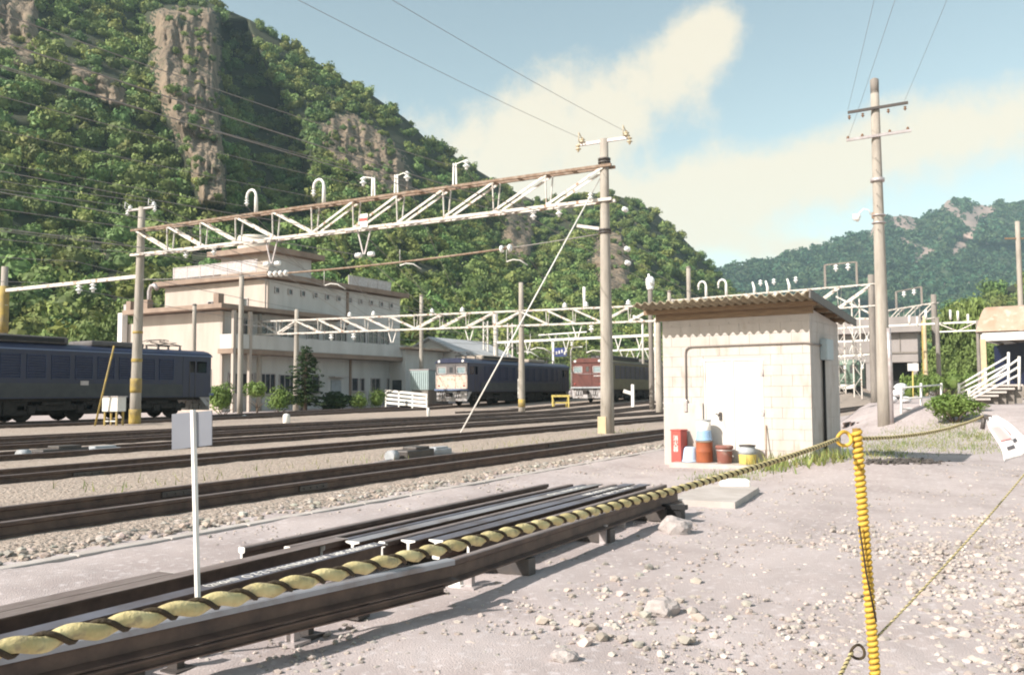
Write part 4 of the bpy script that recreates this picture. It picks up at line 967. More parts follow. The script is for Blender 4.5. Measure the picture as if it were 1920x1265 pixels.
b.box((4.0, 5.3, zU+1.08), (.05, 9.3, .06)); b.box((4.0, 5.3, zU+.62), (.03, 9.3, .8)); b.build('roof_railing', m_galv, t)
b = MB(); b.box((1.0, DEP+1.6, zE+.35), (.03, 3.4, .8)); b.box((1.0, DEP+1.6, zE+.78), (.06, 3.4, .06)); b.build('terrace_railing', m_galv, t)
zP = bz(474, 563, 72)
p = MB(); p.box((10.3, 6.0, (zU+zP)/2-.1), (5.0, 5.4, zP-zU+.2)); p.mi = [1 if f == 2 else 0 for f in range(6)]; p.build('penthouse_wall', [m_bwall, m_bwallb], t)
p = MB(); p.box((10.3, 6.0, zP), (6.6, 7.0, .45)); p.build('penthouse_eave', m_fascia, t)
p = MB(); p.lathe([(1.3, 0), (1.32, .05), (1.32, 1.2), (1.25, 1.3), (0, 1.42)], (9.4, 6.6, zP+.3), 24); p.build('roof_tank', m_boxw, t)
for y in (1.0, DEP-1.2, DEP+.7):
    p = MB(); p.box((-.5 if y < 2 else -.3, y-1.3 if y < 2 else y, zE+.42), (.5, .5, .75)); p.build('roof_vent', m_fascia, t)
p = MB(); p.tube([(1.2, DEP+.6, zE-1), (1.2, DEP+.6, zE+1.7), (1.2, DEP+.4, zE+2.1), (1.2, DEP, zE+2.15), (1.2, DEP-.3, zE+1.8)], .16, 10); p.build('vent_pipe', m_galv, t)
# white gabled house, shed and grey container behind the fence
hb = base(752, 86); t = thing('gabled_house', 'small white house with a pale gabled roof between building and locomotive', 'house', hb, R(-1)); 
zw = at(790, 668, 86).z-hb.z; zr = at(790, 638, 86).z-hb.z
w = MB(); w.extr([(0, 0, -.2), (0, -7.2, -.2), (0, -7.2, zw), (0, -3.6, zr), (0, 0, zw)], (9, 0, 0)); w.build('wall', m_whouse, t)
r_ = MB()
for s in (0, 1): r_.extr([(-.6, -3.6, zr+.05), (-.6, .6 if s == 0 else -7.8, zw-.25), (-.6, .6 if s == 0 else -7.8, zw-.10), (-.6, -3.6, zr+.22)], (10.2, 0, 0))
r_.build('roof', m_roofpale, t)
w = MB()
for y in (-1.8, -5.2): w.box((-.02, y, zw*.5), (.08, 1.3, 1.1))
w.build('window', m_glassd, t)
hb = base(760, 78); t = thing('lean_to_shed', 'low shed with a rusty flat roof beside the beige building', 'shed', hb, R(-1)); zw = at(770, 655, 78).z-hb.z
w = MB(); w.box((3, 1.4, zw/2-.1), (6, 2.8, zw+.2)); w.build('wall', m_bwallb, t); w = MB(); w.box((3, 1.2, zw+.12), (6.8, 4.2, .18)); w.build('roof', m_rustroof, t)
w = MB(); w.box((-.02, .9, 1.6), (.06, 1.0, 1.0)); w.build('window', m_glassd, t)
hb = base(786, 72); t = thing('storage_container', 'pale grey-green container left of the cream-fronted locomotive', 'container', hb, R(-1)); z0, z9 = at(786, 731, 72).z-hb.z, at(786, 694, 72).z-hb.z
w = MB(); w.box((1.6, 0, (z0+z9)/2), (3.2, 1.85, z9-z0), bev=.04)
for q in range(9): w.box((-.03, -.8+.2*q, (z0+z9)/2), (.05, .07, z9-z0-.2))
w.build('body', mat('container_paint', (.36, .44, .43), (.30, .37, .37), rough=.6), t); w = MB(); w.box((1.6, 0, z9+.04), (3.3, 1.95, .08)); w.build('lid', m_galv, t)
w = MB(); w.box((1.6, 0, z0/2), (3.0, 1.6, z0)); w.build('support', m_concd, t)
# white slatted fence
f0 = gp(724, 762); f1 = gp(801, 766); f0 = base(724, 66); f1 = base(801, 62.5)
t = thing('slatted_fence', 'white slatted fence sloping down to the cream-fronted locomotive', 'fence', f0)
za, zb2 = at(724, 732, 66).z, at(801, 740, 62.5).z
for q in range(4):
    s_ = MB(); s_.bar(Vector((f0.x, f0.y, za-.30*q)), Vector((f1.x, f1.y, zb2-.27*q)), .05, .16); s_.build('slat', m_white, t, world=True)
for q in (0, .33, .66, 1):
    b = MB(); p_ = f0.lerp(f1, q); p_ = p_ + Vector((.06, .06, 0)); b.bar(p_-UP*.1, Vector((p_.x, p_.y, za+(zb2-za)*q+.08)), .09, .09); b.build('fence_post', m_white, t, world=True)
# small lineside things
def onb(px, d): b = base(px, d); return b
b0 = gp(213, 801); d0 = b0.dot(fw0); t = thing('signal_cabinet', 'white relay cabinet on four thin legs by the left gantry post', 'cabinet', b0, R(14))
zc0, zc1 = at(213, 771, d0).z-b0.z, at(213, 744, d0).z-b0.z
c = MB(); c.box((0, 0, (zc0+zc1)/2), (.55, .78, zc1-zc0), bev=.015); c.build('box', m_white, t); c = MB(); c.box((0, 0, zc1+.02), (.62, .86, .04)); c.build('lid', m_galv, t)
for x in (-.2, .2):
    for y in (-.3, .3): c = MB(); c.box((x, y, zc0/2-.05), (.07, .07, zc0+.1)); c.build('leg', m_yelpole, t)
c = MB(); c.box((-.2, 0, .28), (.05, .56, .05)); c.build('brace', m_white, t)
b0 = gp(177, 802); t = thing('stay_rod', 'slanting yellow stay rod left of the white relay cabinet', 'stay', b0); c = MB(); c.tube([b0, at(214, 648, b0.dot(fw0))], .04, 8); c.build('rod', m_yelpole, t, world=True); c = MB(); c.box(b0+UP*.03, (.3, .3, .12), bev=.02); c.build('anchor_block', m_conc, t, world=True)
def marker(px, py, h, label, r=.09, slant=0, mt=m_white):
    b0 = gp(px, py); t = thing('lineside_marker', label, 'marker post', b0, 0, 'white lineside markers'); c = MB()
    c.lathe([(r, -.1), (r, h*.8), (r*.8, h*.93), (0, h)], (0, 0, 0), 12); c.build('post', mt, t); c = MB(); c.lathe([(r*1.5, -.05), (r*1.5, .05), (r, .07)], (0, 0, 0), 12); c.build('foot', m_conc, t); return t, b0
marker(537, 798, .55, 'thick short white marker stump between the tracks, left of the conifer pole', .16)
marker(803, 785, .62, 'thin white marker post in front of the cream-fronted locomotive corner', .09)
marker(458, 786, .25, 'tiny white marker low on the ballast, in front of the pruned tree', .12)
marker(746, 768, .22, 'tiny white marker at the foot of the white slatted fence', .12)
b0 = gp(1187, 765); d0 = b0.dot(fw0); t = thing('arrow_post', 'white post with a slanting arm in front of the maroon locomotive', 'marker post', b0)
c = MB(); c.box(Vector((b0.x, b0.y, b0.z+.85)), (.2, .2, 1.8)); c.build('post', m_white, t, world=True); c = MB(); q = at(1188, 735, d0); c.bar(q+UP*-.12-rt0*.05, q-rt0*.75+UP*.10, .08, .26); c.build('arm', m_white, t, world=True)
b0 = gp(976, 769); d0 = b0.dot(fw0); t = thing('lineside_sign', 'tall narrow white sign at the foot of the second gantry post', 'sign', b0)
c = MB(); c.tube([b0, at(976, 700, d0)], .06, 8); c.build('post', m_white, t, world=True); c = MB(); q = at(975, 728, d0)-fw0*.1; c.box(q, (.34, .05, 1.35), rz=TH-R(90)); c.build('panel', m_white, t, world=True); c = MB(); c.box(at(974, 692, d0), (.34, .12, .28), rz=TH-R(90), bev=.04); c.build('lamp_box', m_black, t, world=True)
b0 = gp(1053, 766); d0 = b0.dot(fw0); t = thing('sawhorse', 'yellow wooden sawhorse barrier between the two right locomotives', 'barrier', b0)
zt_ = at(1053, 742, d0).z
for px in (1036, 1066): 
    a = base(px, d0-.3); c2_ = base(px+ (4 if px < 1050 else -5), d0+.5); tp = Vector((a.x, a.y, zt_))+fw0*.3
    for q in (a, c2_): c = MB(); c.bar(q, tp, .09, .09); c.build('leg', m_yelcan, t, world=True)
c = MB(); a = base(1034, d0); e = base(1068, d0); c.bar(Vector((a.x, a.y, zt_)), Vector((e.x, e.y, zt_)), .08, .16); c.bar(Vector((a.x, a.y, zt_-.5)), Vector((e.x, e.y, zt_-.5)), .06, .10); c.build('crossbar', m_yelcan, t, world=True)
def point_machine(px, py, rz, label, s=1.0):
    b0 = gp(px, py); t = thing('point_machine', label, 'point machine', b0, rz, 'point machines beside the rails'); c = MB()
    c.box((0, 0, .13*s), (1.0*s, .42*s, .20*s), bev=.03); c.box((.1*s, 0, .25*s), (.5*s, .36*s, .07*s), bev=.02); c.build('casing', m_dkmetal, t)
    c = MB(); c.box((.95*s, 0, .12*s), (.7*s, .3*s, .14*s), bev=.03); c.build('motor', m_greybox, t); c = MB(); c.lathe([(.12*s, -.1*s), (.12*s, .1*s)], (-.75*s, 0, .13*s), 12, axis=(1, 0, 0)); c.build('end_cap', m_greybox, t); c = MB(); c.box((.95*s, 0, .20*s), (.5*s, .22*s, .06*s), bev=.02); c.build('cover', m_greybox, t)
    c = MB(); c.tube([(-.9*s, -.1, .06), (-1.6*s, -.18, .05)], .03, 6); c.tube([(1.2*s, .0, .06), (1.75*s, -.1, .05)], .03, 6); c.build('rod', m_galv, t)
    c = MB(); c.box((0, 0, .015), (2.4*s, .5*s, .05)); c.build('base_plate', m_galv, t); return t
point_machine(775, 862, 0, 'dark point machine beside the nearest track, under the slanting guy wire', 1.0)
point_machine(112, 862, 0, 'dark point machine beside the second track at the left edge', 1.1)
# guy wire of the tall post
b0 = gp(857, 824); top = at(1132, 322, 29.2); t = thing('guy_wire', 'pale guy wire slanting from the tall concrete post down to the ballast', 'guy wire', b0)
a = b0.lerp(top, .90); c = MB(); c.tube([b0+UP*.02, a], .024, 8); c.build('rod', m_white, t, world=True); c = MB(); c.tube([a, top], .015, 6); c.build('strand', m_wirel, t, world=True)
c = MB(); insulator(c, a+UP*.1, .9); c.build('insulator', m_porc, t, world=True)
# ================================================================== concrete block hut
A0 = math.radians(28.5) - R(34.5)            # direction of the side walls
hd = Vector((math.cos(A0), math.sin(A0), 0)); hr_ = Vector((math.sin(A0), -math.cos(A0), 0))
O = cw(3.05, 17.8, 0.0); HW, HD, ZF, ZB = 2.94, 1.98, 2.99, 2.80
m_pipe = mat('conduit_grey', (.22, .19, .17), rough=.6)
HUT = t = thing('block_hut', 'small concrete block hut with a corrugated lean-to roof and white door', 'hut', O, A0 - R(90))
# local frame: +x along the front to the right, +y back
def quoin(y): return ZF + (ZB-ZF)*y/HD
w = MB(); CH = .20
zz = -.25
while zz < 2.79:                              # courses of blocks with mortar joints between
    h = min(CH, 2.80-zz); off = .2 if int(round((zz+.25)/CH)) % 2 else 0
    x = 0 - off
    while x < HW:
        x0_, x1_ = max(0, x), min(HW, x+.4)
        if x1_-x0_ > .03 and not (zz+h/2 < 2.07 and x1_ > .86 and x0_ < 2.05):
            w.box(((x0_+x1_)/2, .06, zz+h/2), (x1_-x0_-.005, .12, h-.005))
        elif zz+h/2 < 2.07 and x0_ < .86 < x1_: w.box(((x0_+.86)/2, .06, zz+h/2), (.86-x0_-.006, .12, h-.007))
        elif zz+h/2 < 2.07 and x0_ < 2.05 < x1_: w.box(((x1_+2.05)/2, .06, zz+h/2), (x1_-2.05-.006, .12, h-.007))
        x += .4
    for xs in (0.06, HW-.06):
        y = .13 - off*.5
        while y < HD:
            y0_, y1_ = max(.125, y), min(HD, y+.4)
            if y1_-y0_ > .03: w.box((xs, (y0_+y1_)/2, zz+h/2), (.12, y1_-y0_-.005, h-.005))
            y += .4
    zz += CH
w.box((HW/2, HD-.06, 1.27), (HW-.24, .118, 3.04))
w.extr([(0, .06, 2.80), (0, .125, ZF-.015), (0, .0, ZF)][:0] or [(.0, 0, 2.797), (.0, HD, 2.797), (.0, HD, ZB), (.0, 0, ZF)], (.12, 0, 0)); w.extr([(HW-.12, 0, 2.797), (HW-.12, HD, 2.797), (HW-.12, HD, ZB), (HW-.12, 0, ZF)], (.12, 0, 0)); w.box((HW/2, .06, 2.885), (HW-.244, .118, .17))
w.build('block_wall', m_hut, t)
w = MB()
for x0_, x1_ in ((.006, .855), (2.055, HW-.006)): w.box(((x0_+x1_)/2, .0645, .95), (x1_-x0_, .111, 2.35))
w.box((HW/2, .0645, 2.45), (HW-.02, .111, .7)); w.box((.0635, HD/2, 1.25), (.113, HD-.14, 3.05)); w.box((HW-.0635, HD/2, 1.25), (.113, HD-.14, 3.05)); w.build('mortar_joints', m_mortar, t)
w = MB(); w.box((.45, -.02, .55), (.80, .05, 1.36), bev=.008); w.build('rendered_patch', m_hut, t)
d = MB(); d.box((1.455, .05, 1.04), (1.19, .07, 2.05)); dr = d.build('door', m_door, t)
d = MB(); d.box((1.455, .012, 2.07), (1.24, .03, .05))
for x in (.88, 1.455, 2.03): d.box((x, .010, 1.04), (.035, .02, 2.02))
d.box((1.455, .010, .06), (1.17, .02, .05)); d.build('door_frame', m_door, dr)
for z in (.3, 1.05, 1.8): d = MB(); d.box((2.02, -.002, z), (.06, .016, .12)); d.tube([(2.05, -.006, z-.06), (2.05, -.006, z+.06)], .012, 6); d.build('hinge', m_galv, dr)
d = MB(); d.box((1.19, .0, .98), (.05, .05, .16), bev=.01); d.tube([(1.19, -.03, 1.0), (1.11, -.045, 1.03)], .012, 6); d.build('door_handle', m_dkmetal, dr)
c = MB(); c.tube([(.50, -.03, 1.18), (.50, -.03, 2.22), (.515, -.03, 2.29), (.56, -.03, 2.33), (.62, -.03, 2.345), (2.85, -.03, 2.345), (HW+.02, -.03, 2.32), (HW+.03, .05, 2.32), (HW+.03, .62, 2.32)], .015, 8); c.build('conduit', m_pipe, t)
c = MB(); c.box((.50, -.04, 1.18), (.07, .07, .24), bev=.01); c.build('switch_box', m_galv, t)
c = MB(); c.box((HW+.07, .85, 2.24), (.14, .46, .40), bev=.02); c.build('meter_box', mat('box_grey_blue', (.34, .40, .42), rough=.5), t)
c = MB(); c.tube([(HW+.04, .72, 2.05), (HW+.04, .72, -.1)], .028, 8); c.build('downpipe', m_black, t)
c = MB(); c.bar((-.30, -.2, ZF+.06), (HW+.2, -.2, ZF+.06), .06, .09)
for y in (.55, 1.15, 1.75): c.bar((-.25, y, quoin(y)+.04), (HW+.2, y, quoin(y)+.04), .06, .08)
c.build('rafter', m_wood, t)
c = MB(); c.box((HW/2-.02, -.03, ZF-.02), (HW+.2, .05, .18)); c.build('fascia_board', m_wood, t)
rf = MB(); nx = 140; X0, X1, Y0, Y1 = -.26, HW+.22, -.80, HD+.5; vs = []; prd = .165   # big-wave asbestos sheet
def rz_(y): return ZF + .115 + (y)*(ZB-ZF)/HD*1.0
for i in range(nx+1):
    x = X0+(X1-X0)*i/nx
    for y in (Y0, .4, Y1):
        for th in (0, -.014): vs.append((x, y, rz_(y) + .034*math.cos(2*math.pi*x/prd) + th))
fs = []
for i in range(nx):
    a, b = i*6, (i+1)*6
    for s_ in (0, 2): fs += [[a+s_, b+s_, b+s_+2, a+s_+2], [a+s_+1, a+s_+3, b+s_+3, b+s_+1]]
    fs += [[a, a+1, b+1, b], [a+4, b+4, b+5, a+5]]
rf.smooth = True; rf.add(vs, fs); rf.build('corrugated_roof', m_roof, t)
c = MB(); c.bar((HW+.235, Y0+.02, rz_(Y0)-.02), (HW+.235, Y1, rz_(Y1)-.02), .03, .15); c.build('barge_board', m_dkmetal, t)
def hutw(x, y, z=0): return O + hr_*x + hd*y + UP*z
# door step and things standing against the hut
sp = MB(); sp.box((1.45, -.34, .02), (2.1, .66, .16), bev=.01); tag(sp.build('door_step', m_kerb), 'low concrete step in front of the hut door', 'step'); st_ = bpy.data.objects['door_step']; st_.location = O; st_.rotation_euler = (0, 0, A0-R(90))
SZ_ = .10
def font_mesh(txt, size, name, mt, parent, M, depth=.002):
    cu = bpy.data.curves.new(name, 'FONT'); cu.body = txt; cu.size = size; cu.extrude = depth; cu.align_x = 'CENTER'; cu.align_y = 'CENTER'
    ob = bpy.data.objects.new(name+'_tmp', cu); C.objects.link(ob); bpy.context.view_layer.update()
    me = bpy.data.meshes.new_from_object(ob.evaluated_get(bpy.context.evaluated_depsgraph_get())); bpy.data.objects.remove(ob); me.transform(M); me.materials.clear(); me.materials.append(mt)
    o = bpy.data.objects.new(name, me); C.objects.link(o); o.name = name; o.parent = parent; WM[o.name] = WM[parent.name]; return o
def FM(px_, ux, uy):                        # plane matrix: origin, text x direction, text y direction
    ux, uy = Vector(ux).normalized(), Vector(uy).normalized(); n_ = ux.cross(uy); M = Matrix((ux, uy, n_)).transposed().to_4x4(); M.translation = Vector(px_); return M
p = hutw(.42, -.22); t = thing('extinguisher_box', 'red steel box with white lettering at the left of the hut wall', 'fire box', (p.x, p.y, .0), A0-R(90)-R(6))
b = MB(); b.box((0, 0, .36), (.22, .26, .66), bev=.012); b.build('case', m_red, t); b = MB(); b.box((0, 0, .705), (.24, .28, .03), bev=.008); b.build('lid', m_red, t)
for i_, ch in enumerate('\u6d88\u706b\u5668'): font_mesh(ch, .115, 'lettering', m_white, t, FM((0, -.133, .545-.105*i_), (1, 0, 0), (0, 0, 1)))
def can(name, label, x, y, prof, mt, parts=(), z=SZ_, cat='drum'):
    p = hutw(x, y); t = thing(name, label, cat, (p.x, p.y, z)); b = MB(); b.lathe(prof, (0, 0, 0), 28); b.build('body', mt, t)
    for nm, pr, m2 in parts: b = MB(); b.lathe(pr, (0, 0, 0), 28); b.build(nm, m2, t)
    return t
can('plastic_tub', 'pale blue upturned plastic tub between the red box and the rusty drum', .66, -.24, [(.15, 0), (.155, .02), (.13, .20), (.115, .26), (.09, .285), (0, .29)], m_bluel, (('rim', [(.152, 0), (.165, .005), (.165, .03), (.150, .035)], m_bluel),), cat='tub')
can('steel_drum', 'rusty orange steel drum carrying the blue pail', .96, -.27, [(.155, 0), (.158, .015), (.158, .20), (.164, .21), (.158, .22), (.158, .385), (.164, .40), (.164, .41), (0, .41)], m_rustr, (('rim_hoop', [(.158, .385), (.169, .39), (.169, .412), (.158, .416)], m_rust),))
can('plastic_pail', 'blue plastic pail standing on the rusty orange drum', .96, -.27, [(.150, 0), (.150, .03), (.135, .17), (.135, .19), (0, .19)], m_blue, (('rim', [(.148, 0), (.157, .004), (.157, .03), (.148, .034)], m_blue),), z=SZ_+.418, cat='pail')
can('paint_tin', 'white square-edged tin on top of the blue pail', .96, -.27, [(.128, 0), (.13, .01), (.13, .19), (0, .19)], m_white, (('rim', [(.129, .185), (.139, .188), (.139, .205), (.129, .208)], m_greybox),), z=SZ_+.61, cat='tin')
can('paint_can', 'brown lidded can with a wire handle, between the rusty drum and the yellow can', 1.36, -.26, [(.13, 0), (.135, .01), (.152, .27), (.152, .28), (0, .28)], m_brown, (('lid', [(.150, .275), (.168, .28), (.168, .325), (.155, .335), (0, .335)], m_brown), ('band', [(.150, .235), (.158, .237), (.158, .255), (.151, .258)], m_galv)), cat='can')
t = bpy.data.objects['paint_can']; b = MB(); b.box((.03, -.150, .14), (.09, .012, .028), rz=.2); b.build('paper_label', m_white, t)
b = MB(); b.tube([(-.15, -.03, .25), (-.10, -.14, .14), (0, -.17, .10), (.10, -.14, .14), (.15, -.03, .25)], .005, 6); b.build('handle', m_dkmetal, t)
can('paint_can', 'yellow can with a grey neck, rightmost against the hut door', 1.80, -.24, [(.150, 0), (.155, .01), (.165, .18), (.160, .25), (.145, .29), (0, .29)], m_yelcan, (('neck', [(.166, .185), (.163, .25), (.142, .30), (.138, .33), (0, .33)], m_greybox), ('rim', [(.138, .33), (.156, .335), (.156, .355), (.135, .36), (.12, .335)], m_dkmetal)), cat='can')
t = thing('stick', 'thin stick leaning on the hut wall right of the door', 'stick', hutw(2.12, -.18)); b = MB(); b.tube([hutw(2.13, -.16, .05), hutw(2.09, -.02, .82)], .012, 6); b.build('shaft', m_wood, t, world=True); b = MB(); b.tube([hutw(2.14, -.172, .02), hutw(2.13, -.16, .06)], .016, 6); b.build('tip', m_rust, t, world=True)
p = gp(1592, 852); t = thing('white_slab', 'white slab lying on the ground behind the right corner of the hut', 'slab', p, A0); b = MB(); b.box((0, 0, .06), (.5, .5, .12), rz=.3, bev=.02); b.build('slab', m_white, t)
# concrete base slab by the end of the rail rack
p = gp(1345, 935); t = thing('concrete_slab', 'flat pale concrete slab on the ground past the end of the rail rack', 'slab', p, R(4))
b = MB(); b.extr([(-1.0, -.42, -.10), (.85, -.42, -.10), (1.05, -.1, -.10), (.95, .40, -.10), (-1.0, .40, -.10)], (0, 0, .19)); b.build('slab', m_kerb, t); b = MB(); b.box((1.0, -.05, .10), (.30, .42, .16), rz=.3, bev=.03); b.build('broken_corner', m_white, t)
# ================================================================== rack of spare rails in the foreground
RACK = 'rails stacked on the low rack'
def spare_rail(label, a, b, zt, mt=m_railtop, body=m_rail, paint0=False, paint1=True, s=1.0, flip=True, hs=1.0):
    """rail with its head at height zt, from a to b (x, y)"""
    a = Vector((a[0], a[1], zt-.152*s)); b = Vector((b[0], b[1], zt-.152*s*hs)); a.z = b.z; t = thing('steel_rail', label, 'rail', a, 0, RACK)
    P_ = [(u*s*(1.08 if flip else 1), (.152-w if flip else w)*s*hs) for u, w in RAILP]; n = len(P_); c = MB(); c.prism(P_, a, b)
    for i in range(n):
        if (i == 0) if flip else (5 if s > 1.2 else 6) <= i <= (9 if s > 1.2 else 8): c.mi[i] = 1
    c.build('profile', [body, mt], t, world=True)
    d = (b-a).normalized()
    for flag, p, sg in ((paint0, a, -1), (paint1, b, 1)):
        if flag: e = MB(); e.prism(P_, p+d*sg*.001, p+d*sg*.006); e.build('painted_end', m_white, t, world=True)
    return t
def X_(px, py, z=.30): return onz(px, py, z)
ends = [1022, 1068, 1093, 1118, 1150, 1178, 1207, 1243]; sts = [505, 566, 640, 700, 722, 742, 770, 800]
names = ['outermost spare rail, nearest the track, its cut end painted white', 'second spare rail from the track side in the far row of the rack', 'third spare rail from the track side in the far row of the rack',
         'fourth spare rail from the track side in the far row of the rack', 'fifth spare rail from the track side in the far row of the rack', 'sixth spare rail in the far row, white chalk marks on top',
         'seventh spare rail in the far row, pale and closest to the lettered ends', 'eighth spare rail in the far row, just behind the long front rail']
FR = []
for i, (e, s_, nm) in enumerate(zip(ends, sts, names)):
    p = X_(e, 906); y = p.y; q = X_(s_, 1030); x0 = min(q.x, p.x-4.2) + .08*i
    FR.append((spare_rail(nm, (x0, y), (p.x, y-.02), .30 - (.004*i % .01), m_railblue if i in (2, 5, 6) else m_railpale if i == 3 else m_railtop, paint0=True, paint1=i in (0, 5, 6), flip=i in (3, 5, 6)), x0, p.x, y))
p = X_(1269, 917); spare_rail('long front rail of the rack, running on to the broken concrete slab', (4.95, p.y+.03), (p.x, p.y), .30, m_railtop, paint1=False, flip=False)
p = X_(712, 1018); LR = spare_rail('long pale-topped spare rail lettered in white paint, ending behind the rope', (-.5, p.y), (p.x, p.y), .30, m_railblue); LY, LX = p.y, p.x
p = X_(312, 1072); spare_rail('short rail at the left edge, farthest from the rope, white cut end', (-.5, p.y), (p.x, p.y), .30)
p = X_(640, 1008); spare_rail('reddish rail between the lettered one and the short left one', (-.5, p.y), (p.x, p.y), .30)
a, b = X_(0, 1228, .33), X_(845, 1048, .33); d = (b-a).normalized(); a2 = a - d*2.2
spare_rail('nearest rail of the rack, smooth grey head just below the yellow rope', a2, b, .335, m_railpale, paint1=False, s=1.25, flip=False, hs=.74)
n_ = Vector((0, 0, 1)).cross(d)*-1
spare_rail('dark rusty bearer rail under the nearest grey one', (a2+n_*.075)[:2], (b-d*.15+n_*.075)[:2], .188, m_rail, paint1=False, s=.7, flip=False, hs=.42)
def fit_text(txt, xa, xb, y, z, h, parent, mt=m_white):
    """painted lettering lying on a rail head; it reads from the far side, so it is upside down from here"""
    o = font_mesh(txt, h, 'painted_lettering', mt, parent, Matrix.Identity(4), .0006)
    v = o.data.vertices; w = max(q.co.x for q in v)-min(q.co.x for q in v); hh = max(q.co.y for q in v)-min(q.co.y for q in v); k_ = abs(xb-xa)/w
    o.data.transform(Matrix.Diagonal((k_, h/hh, 1, 1))); o.data.transform(FM((0, 0, 0), (-1, 0, 0), (0, -1, 0))); base_ = WM[parent.name].translation; o.location = Vector(((xa+xb)/2, y, z)) - base_
def lx(px): 
    r = ray(px, 1050); return r.x/r.y*LY
for txt, p0, p1 in (('(1\u041dSNZ)', 388, 445), ('O', 457, 469), ('M P50\u041dHN-N-11-2-2', 477, 612), ('50\u041d10S0 50M', 624, 700)):
    fit_text(txt, lx(p0), lx(p1), LY, .3025, .088, LR)
for i, txt in ((5, '50N 10.50 50N'), (6, '50N 25.00 -11'), (3, '50N 10')):
    r_, xa, xb, y = FR[i]; fit_text(txt, xb-1.6+.2*(i % 2), xb-.5, y-.012, .3025, .085, r_)
RK = thing('rail_rack', 'low steel rack of legs and cross bearers carrying the spare rails', 'rack', (5.2, 3.3, 0))
for px, py, hh, mt in ((548, 1203, .11, m_galv), (575, 1190, .11, m_dkmetal), (330, 1255, .11, m_dkmetal), (858, 1098, .15, m_white), (880, 1100, .15, m_galv), (972, 1078, .15, m_galv), (1132, 1020, .15, m_galv), (1166, 990, .15, m_galv)):
    p = gp(px, py); c = MB(); c.box((p.x, p.y, .05), (.05, .07, .26)); c.box((p.x, p.y-.02, .0), (.14, .12, .02)); c.build('leg', mt, RK, world=True)
for x in (1.2, 3.0, 4.6, 6.3, 8.0, 9.6):
    y0 = 3.25 if x > 5.3 else 3.75-.1*(x-3); c = MB(); c.box((x, (y0+5.05)/2, .075), (.12, 5.05-y0, .13)); c.build('cross_bearer', m_dkmetal, RK, world=True)
p = X_(1268, 925); c = MB(); c.box((p.x-.05, p.y+.12, .02), (.16, .42, .24)); c.box((p.x-.10, p.y+.1, .165), (.10, .5, .05)); c.build('end_block', m_black, RK, world=True)
p = gp(1238, 968); v_, f_ = ico(3, 91, .3); 
c = MB(); c.add([Vector(q)*.16+Vector((p.x-.1, p.y+.05, .10)) for q in v_], [list(q) for q in f_]); tag(c.build('broken_stone', m_rockst), 'lump of broken concrete wedged under the far end of the rack', 'stone')
for px, py, r_, lb in ((1268, 1000, .17, 'rounded grey stone beside the end of the rail rack'), (1130, 1262, .0, ''), (1240, 1150, .10, 'pale angular stone among the rubble'), (1060, 1240, .07, 'pale stone near the bottom edge of the yard')):
    if not lb: continue
    p = gp(px, py); v_, f_ = ico(3, int(px), .28); c = MB(); c.add([Vector(q)*r_*(1+.12*mnoise.noise(Vector(q)*4))+Vector((p.x, p.y, p.z+r_*.25)) for q in v_], [list(q) for q in f_]); tag(c.build('stone', m_rockst), lb, 'stone')
# small board on a white stake
d = 4.95; b0 = at(373, 1150, d); t = thing('stake_sign', 'small grey board on a thin white stake behind the yellow rope', 'sign', (b0.x, b0.y, 0)); tp = at(362, 768, d)
c = MB(); c.bar(Vector((b0.x+.01, b0.y, -.05)), tp, .022, .022); c.build('stake', m_white, t, world=True)
q = [at(322, 776, d+.03), at(397, 769, d-.01), at(397, 834, d-.01), at(322, 843, d+.03)]; c = MB(); c.extr(q, fw0*.012); c.build('board', m_signback, t, world=True)
# ================================================================== rope barrier
def helix(mb, path, a, r, pitch, ph, n=6, step=.0022):
    path = [Vector(p) for p in path]; pts = []; acc = 0; L_ = [0]
    for p, q in zip(path, path[1:]): L_.append(L_[-1]+(q-p).length)
    k_ = int(L_[-1]/step); j = 0
    for i in range(k_+1):
        s_ = L_[-1]*i/k_
        while j < len(path)-2 and s_ > L_[j+1]: j += 1
        p = path[j].lerp(path[j+1], (s_-L_[j])/(L_[j+1]-L_[j])); t_ = (path[j+1]-path[j]).normalized(); u = t_.cross(UP).normalized(); w = u.cross(t_)
        q = -2*math.pi*s_/pitch + ph; pts.append(p + (u*math.cos(q)+w*math.sin(q))*a)
    mb.tube(pts, r, n)
DP = 2.0
T0 = at(1606, 806, DP); T1 = at(1641, 1265, DP); T2 = T1 + (T1-T0)*((0-T1.z)/(T1.z-T0.z)); T2.z = zg(T2.x, T2.y) - .05
PST = thing('rope_post', 'yellow rope-wrapped stake holding the barrier rope, leaning to the left', 'barrier post', (T2.x, T2.y, 0))
c = MB(); c.tube([T2, T0+(T0-T1).normalized()*.004], .0092, 10); c.build('stake', m_core, PST, world=True)
c = MB(); helix(c, [T2+UP*.04, T0], .0080, .0052, .0126, 0, 6, .0011); c.build('wrapping', m_yel, PST, world=True)
c = MB(); q0, q1 = at(1611, 985, DP-.018), at(1643, 1165, DP-.018); c.tube([q0, q0.lerp(q1, .5)-rt0*.003, q1], .0022, 6); c.build('tape_shade', m_ropek, PST, world=True)  # thin dark tube stands in for shading along the twisted wrapping
def ring(px, py, r, rr, mt, nm):
    o = at(px, py, DP-.005); c = MB(); pts = [o + rt0*math.cos(q)*r + UP*math.sin(q)*r + fw0*.004*math.sin(2*q) for q in [2*math.pi*i/22 for i in range(23)]]; c.tube(pts, rr, 8, cap=False); c.build(nm, mt, PST, world=True); return o
R0 = ring(1583, 822, .0155, .0042, m_yel, 'eye_loop'); R1 = ring(1608, 1221, .0150, .0032, m_ropek, 'eye_loop')
